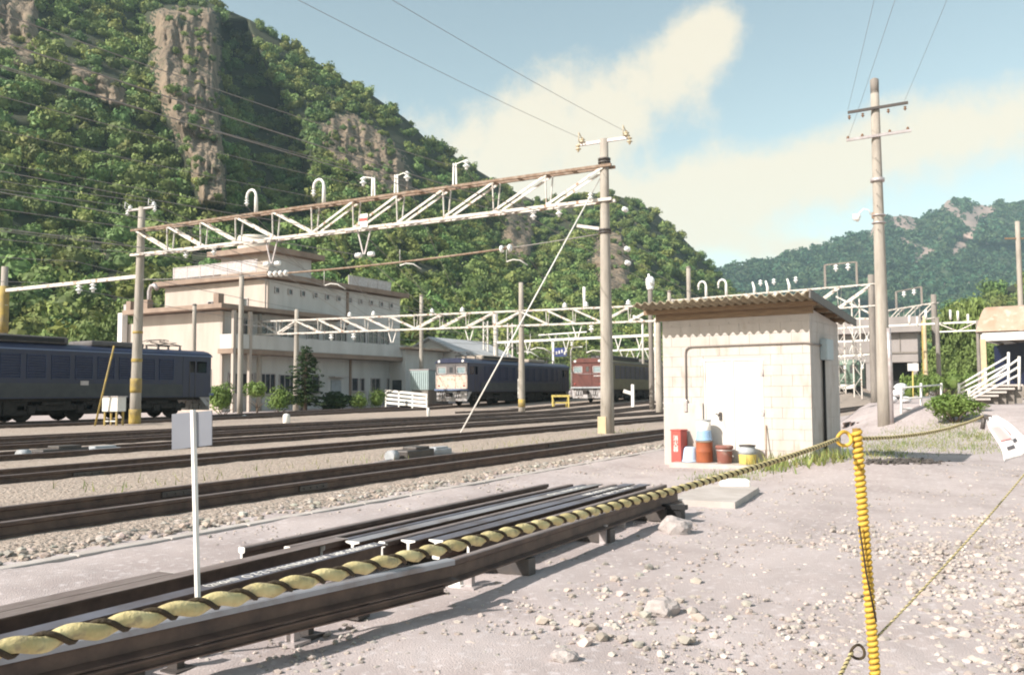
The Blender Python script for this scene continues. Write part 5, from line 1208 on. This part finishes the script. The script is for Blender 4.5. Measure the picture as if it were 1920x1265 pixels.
def rope(label, pts, a=.0013, r=.0037, pitch=.0265, step=.0022, th=1.0):
    t = thing('barrier_rope', label, 'rope', pts[0], 0, 'ropes of the barrier'); 
    c = MB(); helix(c, pts, a*th, r*th, pitch, 0, 8, step); c.build('yellow_strand', m_ropey, t, world=True)
    c = MB(); helix(c, pts, .0031*th, .0013*th, pitch, math.pi, 6, step); c.build('dark_strand', m_ropek, t, world=True); return t
ra, rb_ = at(-70, 1236, .35), R0 - rt0*.012
rope('thick black and yellow twisted rope stretched across the foreground', [sag(ra, rb_, q/20, .012) for q in range(21)])
e1 = at(1846, 779, 3.3); rope('thin stretch of twisted rope running right from the yellow post to the white flag', [sag(R0+rt0*.03, e1, q/12, .02) for q in range(13)], step=.004)
e2 = at(1990, 800, 3.6); rope('lower twisted rope rising from the yellow post towards the right edge', [sag(at(1645, 1193, DP), e2, q/12, .02) for q in range(13)], step=.004, th=.68)
e3 = at(1500, 1390, 1.6); rope('short end of twisted rope dropping from the lower loop of the yellow post', [R1-rt0*.012, e3.lerp(R1, .5), e3], step=.003)
# flag
fo = at(1847, 782, 3.15); t = thing('warning_flag', 'white plastic flag with faded pink print, flapping on the rope at right', 'flag', fo)
def fl(u, v):                                     # u along the flag, v across
    a_, b_ = at(1850, 783, 3.15), at(1886, 868, 3.10); c_, d_ = at(1868, 779, 3.13), at(1950, 838, 3.02)
    p = a_.lerp(b_, u).lerp(c_.lerp(d_, u), v); return p + fw0*(.012*math.sin(7*u+3*v)+.008*math.sin(11*v))
def patch(mb, u0, u1, v0, v1, n=10, off=0):
    vs = [fl(u0+(u1-u0)*i/n, v0+(v1-v0)*j/n) + fw0*off for s_ in (0, .003) for i in range(n+1) for j in range(n+1)]; 
    vs = [p + (fw0*.003 if k_ >= (n+1)**2 else Vector()) for k_, p in enumerate(vs)]; m_ = (n+1)**2; fs = []
    for i in range(n):
        for j in range(n): q = i*(n+1)+j; fs += [[q, q+1, q+n+2, q+n+1], [m_+q, m_+q+n+1, m_+q+n+2, m_+q+1]]
    for i in range(n): fs += [[i, m_+i, m_+i+1, i+1], [n*(n+1)+i, n*(n+1)+i+1, m_+n*(n+1)+i+1, m_+n*(n+1)+i], [i*(n+1), (i+1)*(n+1), m_+(i+1)*(n+1), m_+i*(n+1)], [i*(n+1)+n, m_+i*(n+1)+n, m_+(i+1)*(n+1)+n, (i+1)*(n+1)+n]]
    mb.smooth = True; mb.add(vs, fs)
c = MB(); patch(c, 0, 1, 0, 1, 14); c.build('cloth', m_cloth, t, world=True)
c = MB(); patch(c, .22, .56, .12, .46, 8, -.005); c.build('pink_print', m_pink, t, world=True); c = MB(); patch(c, .12, .50, .58, .64, 6, -.005); c.build('red_line', m_red, t, world=True)
for u, v0, v1 in ((.70, .22, .44), (.62, .54, .74)): c = MB(); patch(c, u, u+.08, v0, v1, 6, -.005); c.build('black_print', m_ink, t, world=True)
c = MB(); c.tube([e1, fl(0, 0)], .006, 6); c.tube([e1+rt0*.0, fl(0, .5)], .006, 6); c.tube([e1, e1-UP*.05+rt0*-.01], .008, 6); c.build('tie', m_dkmetal, t, world=True)
# ================================================================== right side: platform stair, roof, station building
sb_ = base(1858, 33); t = thing('platform_stair', 'white pipe handrails of the stair and ramp up to the platform', 'stair railing', sb_)
def seg(name, pts, mt=m_white, r=.035):
    c = MB()
    for (a, b) in zip(pts, pts[1:]): c.tube([a, b], r, 8)
    c.build(name, mt, t, world=True)
for dy in (0, 14, 28): seg('handrail', [at(1798, 722+dy*.55, 33), at(1891, 668+dy, 32)])
for dy in (0, 15, 30): seg('handrail', [at(1817, 738+dy*.4, 31), at(1911, 672+dy, 30)])
for px, y0, y1, d in ((1798, 718, 745, 33), (1848, 690, 732, 32.5), (1891, 660, 735, 32), (1817, 728, 755, 31), (1911, 668, 730, 30)): seg('upright', [at(px, y0, d), at(px, y1, d)], r=.045)
for i_ in range(5):
    c = MB(); p = at(1822+i_*15, 748-i_*6.5, 32); c.box(p, (.34, 1.2, .07), rz=R(0)); c.build('tread', m_kerb, t, world=True)
    c = MB(); c.box(p-UP*.35+Vector((.12, 0, 0)), (.10, 1.15, .62)); c.build('riser', m_concd, t, world=True)
b0 = base(1846, 46); t = thing('platform_canopy', 'rusty rounded roof over the platform at the right edge', 'platform roof', b0)
ze = at(1846, 622, 46).z; zt9 = at(1870, 577, 47).z; ax = Vector((1, -.15, 0)).normalized(); sd = Vector((-.15, -1, 0)).normalized()
e0 = at(1829, 620, 46); c = MB(); prof = []
W_ = 9.0
for q in range(9):
    w = q/8; prof.append((W_*.22*w, (zt9-ze)*math.sin(w*math.pi/2)))
vs = []; 
for s_ in (0, 14):
    for (u, z) in prof: vs.append(Vector((e0.x, e0.y, ze)) + ax*(s_+ u*.55) + sd*(u*.2) + UP*z)
    for (u, z) in prof: vs.append(Vector((e0.x, e0.y, ze)) + sd*12 + ax*(s_+u*.55) + UP*z)
n = len(prof)
for s_ in (0,):
    fs = [[i, i+1, n+i+1, n+i] for i in range(n-1)] + [[n-1, 2*n+n-1, 3*n+n-1, 2*n-1]] + [[i, 2*n+i, 2*n+i+1, i+1] for i in range(n-1)]
c.smooth = True; c.add(vs, fs); c.build('roof_sheet', m_rustroof, t, world=True)
c = MB(); o_ = Vector((e0.x, e0.y, ze-.28)); c.bar(o_+ax*.2+sd*.3, o_+ax*.2+sd*12, .25, .40); c.bar(o_+ax*.2+sd*.3, o_+ax*13+sd*.3, .2, .34); c.build('eave_beam', m_white, t, world=True)
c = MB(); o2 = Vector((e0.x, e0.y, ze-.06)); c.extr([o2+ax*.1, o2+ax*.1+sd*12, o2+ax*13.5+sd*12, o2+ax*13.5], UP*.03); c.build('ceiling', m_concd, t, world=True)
for px, py in ((1847, 690),): 
    p = base(px, 45.6); c = MB(); c.box((p.x, p.y, (p.z+ze-.4)/2), (.26, .26, ze-.4-p.z)); c.build('column', m_board, t, world=True)
for k_ in (5.5, 11): 
    p = o_+ax*k_+sd*.4; c = MB(); c.box((p.x, p.y, (ze-.4+.8)/2), (.26, .26, ze-1.2)); c.build('column', m_board, t, world=True)
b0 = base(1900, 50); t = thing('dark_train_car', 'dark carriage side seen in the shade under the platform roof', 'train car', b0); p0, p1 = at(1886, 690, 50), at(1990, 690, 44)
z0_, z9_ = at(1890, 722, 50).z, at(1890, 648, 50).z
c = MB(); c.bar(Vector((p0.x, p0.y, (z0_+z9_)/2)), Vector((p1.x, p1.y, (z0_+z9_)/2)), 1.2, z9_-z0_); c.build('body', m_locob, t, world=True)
for q in (.15, .35, .55, .75): c = MB(); p = p0.lerp(p1, q); c.box(Vector((p.x, p.y, z9_-.8))-fw0*.66, (.8, .1, .6), rz=math.atan2(p1.y-p0.y, p1.x-p0.x)); c.build('window', m_glassd, t, world=True)
c = MB(); c.bar(Vector((p0.x, p0.y, z0_+.35))-fw0*.64, Vector((p1.x, p1.y, z0_+.35))-fw0*.64, .05, .5); c.build('purple_stripe', mat('purple_stripe', (.20, .08, .26), rough=.5), t, world=True)
# station building
gx = at(1722, 700, 108); sx, sy = gx.x, gx.y; sz = zg(sx, sy+4)-1.5; zt_ = at(1722, 593, 108).z
t = thing('station_building', 'grey concrete station building with a flat slab roof behind the utility pole', 'building', (sx, sy, sz)); Hs = zt_-sz; WS = 13.5
z_eave = at(1700, 622, 108).z-sz; z_mid = at(1700, 660, 108).z-sz; z_op = at(1700, 678, 108).z-sz
c = MB(); c.box((3, WS/2, (z_eave+Hs)/2), (7.4, WS+1.0, Hs-z_eave)); c.build('roof_slab', m_greyst, t)
c = MB(); c.box((3.2, WS/2, (z_eave+z_op)/2), (5.6, WS, z_eave-z_op)); c.build('upper_wall', m_greyst, t)
c = MB(); c.box((4.5, WS/2, z_op/2), (2.5, WS, z_op-.01)); c.build('shade_backing', m_black, t)  # black backing stands in for the shade inside the open front
for y in (.4, 3.2, 5.8, 8.4, 11.0, 13.1): c = MB(); c.box((.75, y, z_op/2), (.55, .5, z_op)); c.build('pillar', m_greyst, t)
c = MB(); c.box((.32, WS/2, z_mid), (.12, WS, .22)); c.build('string_course', m_concd, t)
for y in (2.0, 4.6, 7.2): c = MB(); c.box((.36, y, (z_mid+z_eave)/2), (.10, .10, z_eave-z_mid)); c.build('mullion', m_concd, t)
for z in (.62, .40): c = MB(); c.lathe([(0, -.05), (.35, -.03), (.35, .03), (0, .05)], (.4, 9.8, z_op*z+1.2), 16, axis=(-1, 0, 0)); c.build('round_lamp', m_porc, t)
b0 = at(1590, 700, 98); zb9 = zg(b0.x, b0.y); t = thing('green_railcar', 'grey-green rail vehicle end showing behind the right side of the hut', 'rail vehicle', (b0.x, b0.y, zb9), R(2)); zt_ = at(1590, 674, 98).z-zb9
c = MB(); c.box((3, 0, (zt_+.7)/2), (6, 2.6, zt_-.7), bev=.5); c.build('body', m_green, t)
for y in (-.6, .6): c = MB(); c.box((-.005, y, zt_*.72), (.08, .8, .9), bev=.02); c.build('windscreen', m_glassd, t)
c = MB(); c.box((-.05, .2, .75), (.2, 2.0, .5), bev=.06); c.build('buffer_beam', m_white, t); c = MB(); c.box((3, 0, .45), (5.4, 2.0, .5)); c.build('underframe', m_under, t)
for i_, (px, py, w_, h_, lb) in enumerate(((1712, 688, 20, 14, 'small white notice board by the trees below the station building'),)):
    b0 = base(px, 70); t = thing('notice_board', lb, 'notice board', b0); c = MB(); q = at(px, py, 70); c.box(q, (w_/1650*70, .06, h_/1650*70), rz=TH-R(90)); c.build('panel', m_white, t, world=True); c = MB(); c.tube([b0, q+fw0*.08], .05, 6); c.build('post', m_yelcan, t, world=True)
marker(1776, 716, 1.6, 'slim white-topped marker post among the shrubs by the far track', .10)
# railing, sacks and the second pile of rails right of the hut
b0 = gp(1690, 793); t = thing('pipe_railing', 'white pipe railing between the utility pole and the leafy bush', 'railing', b0)
ra_, rb2 = at(1690, 790, 31.5), at(1752, 776, 33)
for y0, y1 in ((727, 721), (747, 743), (767, 763)): seg('rail', [at(1689, y0, 31.5), at(1765, y1, 33.5)], r=.03)
for px, y0, y1, d in ((1690, 722, 797, 31.5), (1727, 718, 790, 32.5), (1765, 718, 780, 33.5)): seg('upright', [at(px, y0, d), at(px, y1, d)], r=.04)
b0 = at(1684, 742, 36); t = thing('white_sacks', 'heap of white sacks beside the foot of the utility pole', 'sacks', (b0.x, b0.y, zg(b0.x, b0.y)))
for q, (dx, dz) in enumerate(((-.25, .15), (.25, .15), (0, .42), (.1, .66))):
    v_, f_ = ico(2, 60+q, .15); c = MB(); c.smooth = True; c.add([Vector((u[0]*.36, u[1]*.25, u[2]*.22)) + Vector((dx*.5, -dx, dz)) for u in v_], [list(u) for u in f_]); c.build('sack', m_cloth, t)
for i_ in range(4):
    y = 4.75-.2*i_; x0, x1 = 34+.3*i_, 43.5-.7*(i_ % 2); p = thing('steel_rail', ['rail of the second pile right of the hut, nearest the tracks', 'second rail of the pile behind the utility pole', 'third rail of the pile behind the utility pole', 'front rail of the pile behind the utility pole'][i_], 'rail', (x0, y, .12), 0, 'rails piled right of the hut')
    c = MB(); c.prism([(u*1.2, w*1.2) for u, w in RAILP], (x0, y, .12), (x1, y-.1, .12)); c.build('profile', m_rail, p, world=True)
    if i_ == 0:
        for x in (35, 38, 41): c = MB(); c.box((x, 4.4, .05), (.2, 1.1, .14)); tag(c.build('timber_bearer', m_wood), 'timber bearer under the second pile of rails, %s' % {35: 'nearest the hut', 38: 'in the middle', 41: 'farthest from the hut'}[x], 'timber', 'bearers under the second rail pile')
# ================================================================== plants
def bsh(name, label, px, d, top, half, mt, seed, n=900, leaf=.085, th=None, squash=.9, cat='bush', lumps=10):
    b = base(px, d); h = at(px, top, d).z-b.z; return tree(name, label, b, h, half/1650*d*(1.22 if cat == 'bush' else 1.08), mt, seed, cat, n, leaf, th, None, squash, lumps)
bsh('round_bush', 'bright green bush between the blue locomotive and the pole', 418, 56, 714, 27, m_leafB, 1, 1900, .075, -.15)
bsh('pruned_tree', 'small pruned tree with a bare crooked trunk, left of the conifer', 482, 55.5, 710, 26, m_leafB, 2, 900, .07, .75, 'x' and .8, 'tree')
bsh('shrub', 'grey-green shrub at the foot of the conifer, on its left', 525, 58, 722, 24, m_leafB, 3, 1200, .08, -.15)
bsh('round_bush', 'dark rounded bush in the shade right of the conifer', 628, 62, 732, 34, m_leafD, 4, 1900, .08, -.2)
bsh('clipped_bush', 'light green clipped ball bush, the left one of two', 674, 62, 731, 19, m_leafB, 5, 1700, .055, -.1, .95, 'bush', 22)
bsh('clipped_bush', 'greyer clipped ball bush beside the white slatted fence', 707, 63, 727, 18, m_leafB, 6, 1700, .055, -.1, .95, 'bush', 22)
bsh('shrub', 'small pale shrub behind the second gantry pole at the conifer foot', 566, 61, 735, 16, m_leafB, 8, 700, .09, .1)
b = base(573, 60.5); hC = at(573, 646, 60.5).z-b.z; t = thing('conifer', 'dark pointed conifer in front of the beige building', 'tree', b)
c = MB(); c.tube([(0, 0, -.2), (0, 0, hC*.55), (0, 0, hC*.97)], [.13, .09, .02], 8); c.build('trunk', m_trunk, t)
VV, FF, TT = [], [], []; off = 0; rg_ = np.random.default_rng(12)
for i_ in range(46):
    z = hC*(.13+.85*(i_/46)); w = 2.5*(1-(z/hC))**.75*rg_.uniform(.7, 1.15)+.12; a = i_*2.4+rg_.uniform(-.3, .3)
    v_, f_, tt = crown(70, 700+i_, .16, 4, .5, core=False); v_ = v_*np.array([w*.62, .42+w*.22, .42]); ca, sa_ = math.cos(a), math.sin(a)
    v_[:, 0] += w*.45; x, y = v_[:, 0]*ca-v_[:, 1]*sa_, v_[:, 0]*sa_+v_[:, 1]*ca
    VV.append(np.stack([x, y, v_[:, 2]+z-.12*np.hypot(x, y)], 1)); FF.append(f_+off); off += len(v_); TT.append(tt)
TT = np.concatenate(TT); cc = np.ones((len(TT), 4)); cc[:, :3] = TT[:, None]; arrays_mesh('crown', np.concatenate(VV), np.concatenate(FF), m_leafD, cc, parent=t)
bsh('leafy_bush', 'bright leafy bush on the bank right of the utility pole', 1788, 27.5, 729, 44, m_leafB, 21, 3800, .06, -.1, .9)
bsh('shrub', 'small shrub trailing right of the leafy bush below the stair', 1835, 28.5, 752, 22, m_leafB, 22, 700, .07, .05, .7)
for i_, (px, d, top, half, lb) in enumerate(((1786, 122, 556, 34, 'tall tree right of the far gantry, its top against the mountain'), (1826, 118, 545, 38, 'tall tree behind the left end of the rusty platform roof'), (1770, 108, 640, 30, 'round tree below the far twin beam, left of the platform column'), (1818, 104, 634, 40, 'wide tree just left of the platform column'), (1870, 108, 640, 40, 'tree half hidden behind the platform column'), (1742, 104, 672, 24, 'low tree between the yellowed post and the far gantry'))):
    bsh('broadleaf_tree', lb, px, d, top, half, m_leafA, 40+i_, 2600, .075, .8, .9, 'tree', 14)
for i_, px in enumerate((1705, 1728, 1752, 1790, 1822)):
    bsh('shrub', ['low shrub under the white notice board', 'low shrub right of the white notice board', 'low shrub at the foot of the far gantry posts', 'low shrub behind the slim marker post', 'low shrub at the left end of the stair handrail'][i_], px, 84, 690 if i_ else 694, 18, m_leafB, 60+i_, 900, .08, -.1, .7)
for i_, (px, d, top, half, lb) in enumerate(((868, 98, 628, 34, 'leafy tree behind the roof of the cream-fronted locomotive, right of the white house'), (825, 103, 640, 26, 'tree behind the right gable of the white house'), (915, 100, 640, 24, 'tree behind the left post of the white beam gantry'), (60, 88, 610, 60, 'broad tree behind the blue locomotive at the left edge'), (150, 90, 590, 60, 'broad tree left of the beige building'), (215, 96, 560, 40, 'tree rising behind the left wing of the beige building'), (1120, 104, 640, 40, 'tree behind the maroon locomotive'), (1000, 104, 640, 30, 'tree between the two right locomotives'))):
    bsh('broadleaf_tree', lb, px, d, top, half, m_leafA, 80+i_, 2600, .075, .8, .9, 'tree', 14)
# grass and weeds
def grass(name, n, f, h0, h1, label):
    VV = np.zeros((n, 3, 3)); TT = np.ones((n, 3, 4))
    for i in range(n):
        x, y = f(); z = zg(x, y)-.01; h = rng.uniform(h0, h1); a = rng.uniform(0, 6.28); w = h*.06+.003; l_ = rng.normal(0, .35, 2)*h
        VV[i] = ((x-math.cos(a)*w, y-math.sin(a)*w, z), (x+math.cos(a)*w, y+math.sin(a)*w, z), (x+l_[0], y+l_[1], z+h)); g = rng.uniform(.7, 1.3); TT[i, :, :3] = (g*rng.uniform(.85, 1.25), g, g*.9)
    tag(arrays_mesh(name, VV.reshape(-1, 3), np.arange(n*3).reshape(-1, 3), m_grass, TT.reshape(-1, 4)), label, 'grass', kind='stuff')
def pxf(pts, sx_, sy_):
    def f():
        px, py = pts[rng.integers(0, len(pts))]; p = gp(rng.normal(px, sx_), min(900, max(772, rng.normal(py, sy_)))); return p.x, p.y
    return f
grass('grass', 4400, pxf([(1650, 838), (1700, 832), (1750, 822), (1800, 815), (1840, 820), (1700, 812), (1780, 800), (1660, 850), (1760, 838), (1830, 838)], 28, 7), .04, .12, 'thin green grass along the foot of the bank')
grass('grass', 600, pxf([(1460, 872), (1510, 868), (1550, 862), (1440, 880), (1570, 858)], 22, 4), .05, .28, 'dry weeds along the right side of the hut')
grass('grass', 700, pxf([(1345, 895), (1360, 905), (1380, 893)], 26, 4), .03, .10, 'dry weeds by the concrete slab')
grass('grass', 500, lambda: (rng.uniform(8, 30), 11+rng.normal(0, .5)), .05, .22, 'sparse weeds on the ballast between the first two tracks')
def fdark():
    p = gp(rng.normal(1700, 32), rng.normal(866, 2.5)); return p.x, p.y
tag(stones('dark_stones', 420, fdark, .02, .06, 1, .10, .28), 'patch of dark stones on the dirt below the grass', 'clinker')  # loose stones tinted dark, scattered in one patch
# ================================================================== overhead wires
def wire(label, p0, pts, sg_=.8, r=.013, mt=m_wire, name='overhead_wire'):
    pts = [Vector(p0)] + [Vector(q) for q in pts]; path = []
    for a, b in zip(pts, pts[1:]):
        L_ = (b-a).length; k_ = 22; path += [sag(a, b, q/k_, sg_*(L_/55)**2) for q in range(k_)]
    path.append(pts[-1]); c = MB(); c.tube(path, r, 5, smooth=False); return tag(c.build(name, mt), label, 'wire', 'overhead wires along the tracks')
ordn = ['first gooseneck', 'second gooseneck', 'leftmost bar post', 'middle bar post', 'rightmost bar post']
for i, p in enumerate(WPTS):
    tgt = W2[3+i] if i < 5 else W2[-1]
    wire('overhead wire hung from the insulator of the %s on the near gantry' % ordn[i], (p.x-52, p.y, p.z+.1), [p, tgt, (130+8*i, tgt.y+1.5, 8.5)], 1.0, .011)
for i, p in enumerate(CPTS[:2]):
    wire('contact wire below the %s hanger of the near gantry' % ('left' if i == 0 else 'right'), (p.x-52, p.y, p.z), [p, W2[i], (150, W2[i].y, 7.5)], .5, .013, m_wirel)
    wire('messenger wire above the %s hanger of the near gantry' % ('left' if i == 0 else 'right'), (p.x-52, p.y, p.z+.95), [p+UP*.85, W2[i]+UP*.9, (150, W2[i].y, 8.3)], 1.0, .012)
for i, p in enumerate(CPTS[2:]):
    wire('wire passing the %s insulator under the near gantry beam' % ('leftmost', 'second left', 'third', 'rightmost')[i], (p.x-52, p.y, p.z), [p, (62, p.y+.4, p.z-1.6), (150, p.y+3, 7.5)], .9, .013)
zc = at(262, 388, 40.1).z
for i, s_ in enumerate((-.8, .8)):
    wire('feeder wire on the %s arm of the left gantry post' % ('near' if s_ < 0 else 'far'), (-26, PL.y+s_, zc+.1), [(27.0, PL.y+s_, zc+.12), (150, PL.y+s_+3, 10)], 1.1, .015)
zc = at(1141, 262, 29.2).z
for i, s_ in enumerate((-.8, .8)):
    wire('thin wire in the sky to the %s arm of the tall concrete post' % ('right' if s_ < 0 else 'left'), (-24, PC.y+s_, zc+.2), [(27.0, PC.y+s_, zc+.12)], 1.1, .006)
z = at(1656, 203, 30.2).z
for s_ in (-.9, .9):
    q = Vector((ub.x, ub.y, z+.1))+va*s_; wire('thin wire in the sky to the %s end of the dark crossarm' % ('left' if s_ < 0 else 'right'), q-fw0*30-rt0*9+UP*1.2, [q], .8, .005)
z = at(1656, 255, 30.2).z
q = Vector((ub.x, ub.y, z+.1))-va*.9; wire('thin wire in the sky to the left end of the pale crossarm', q-fw0*30-rt0*8.5+UP*.7, [q], .8, .005)
for i in range(3):
    y = 36.5+2.2*i; wire(['high wire over the roof of the dark blue locomotive', 'wire crossing the hillside above the dark blue locomotive', 'farthest wire crossing the lower hillside at left'][i], (-40, y, 9.0-.9*i), [(27, y, 8.8-.9*i), (88, y+1, 8.4-.7*i), (150, y, 9)], 1.0, .015)
# ================================================================== the air
hz = MB(); hz.box((900, 0, 208.5), (9000, 9000, 422)); ho = hz.build('haze', m_black); ho.data.materials.clear()
mh = bpy.data.materials.new('haze_air'); mh.use_nodes = True; n_ = mh.node_tree.nodes; l_ = mh.node_tree.links; n_.remove(n_['Principled BSDF'])
pv = n_.new('ShaderNodeVolumePrincipled'); pv.inputs['Color'].default_value = (.62, .86, .98, 1); pv.inputs['Density'].default_value = .00017; pv.inputs['Anisotropy'].default_value = 0.1
l_.new(pv.outputs[0], n_['Material Output'].inputs['Volume']); ho.data.materials.append(mh); tag(ho, kind='stuff')
# ================================================================== more lineside steelwork, and what hangs from it
def lattice(label, px, top, d, w=.5, group='lattice posts of the yard'):
    b0 = base(px, d); t = thing('lattice_post', label, 'lattice post', b0, 0, group); z = at(px, top, d).z
    legs = [b0 - rt0*w/2, b0 + rt0*w/2]
    for q in legs: c = MB(); c.bar(q, Vector((q.x, q.y, z)), .12, .12); c.build('leg', m_steel, t, world=True)
    c = MB(); k = int((z-b0.z)/(w*1.4))
    for i in range(k):
        za_, zb3 = b0.z+(z-b0.z)*i/k, b0.z+(z-b0.z)*(i+1)/k; a, b = (legs if i % 2 else legs[::-1])
        c.bar(Vector((a.x, a.y, za_)), Vector((b.x, b.y, zb3)), .05, .06)
    c.build('lacing', m_steel, t, world=True); return t
lattice('slim lattice post behind the roof of the cream-fronted locomotive, left of the white beam', 911, 602, 88, .42)
lattice('slim lattice post under the left part of the white beam', 957, 606, 88, .46)
lattice('broad lattice post just right of the hut, before the station building', 1609, 560, 92, .8)
lattice('lattice post whose foot stands left of the green rail vehicle, near the hut wall', 1580, 590, 96, .7)
def beam(label, px0, py0, d0, px1, py1, d1, w=.16, hang=()):
    a, b = at(px0, py0, d0), at(px1, py1, d1); t = thing('overhead_bar', label, 'steel bar', a, 0, 'beams across the far tracks'); c = MB(); c.bar(a, b, w, w); c.build('beam', m_white, t, world=True)
    for q in hang:
        p = a.lerp(b, q); v = MB()
        for s in (-1, 1): v.bar(p+rt0*.5*s, p-UP*1.0+rt0*.08*s, .07, .07)
        insulator(v, p-UP*1.0, 1.8); v.build('hanger', m_white, t, world=True)
    return t
beam('long white beam at the height of the hut meter box, right of the hut', 1560, 668, 94, 1642, 664, 90, .16, (.3, .7))
beam('white beam under the slab roof of the station building', 1560, 641, 96, 1642, 637, 92, .16, (.4,))
beam('upper white beam right of the hut roof edge', 1560, 616, 98, 1642, 611, 93, .14, (.5, .8))
beam('white beam over the maroon locomotive, near the left edge of the hut', 1150, 657, 92, 1236, 653, 86, .16, (.25, .5, .8))
beam('beam low behind the blue sign', 1010, 628, 98, 1100, 622, 94, .12, (.3, .7))
for i, (px, py, d) in enumerate(((1172, 393, 33), (1176, 467, 33), (1177, 493, 33))):
    t = thing('hanging_insulator', ['upper white insulator on a wire right of the tall concrete post', 'middle white insulator on a wire right of the tall concrete post', 'lowest white insulator on a wire right of the tall concrete post'][i], 'insulator', at(px, py, d)); c = MB(); p = at(px, py, d)
    c.lathe([(.02, -.16), (.09, -.12), (.10, -.08), (.04, -.04), (.04, .04), (.10, .08), (.09, .12), (.02, .16)], p, 12, axis=(1, 0, 0)); c.build('shed', m_porc, t, world=True); c = MB(); c.tube([p-Vector((.35, 0, 0)), p+Vector((.35, 0, 0))], .012, 6); c.build('pin', m_dkmetal, t, world=True)
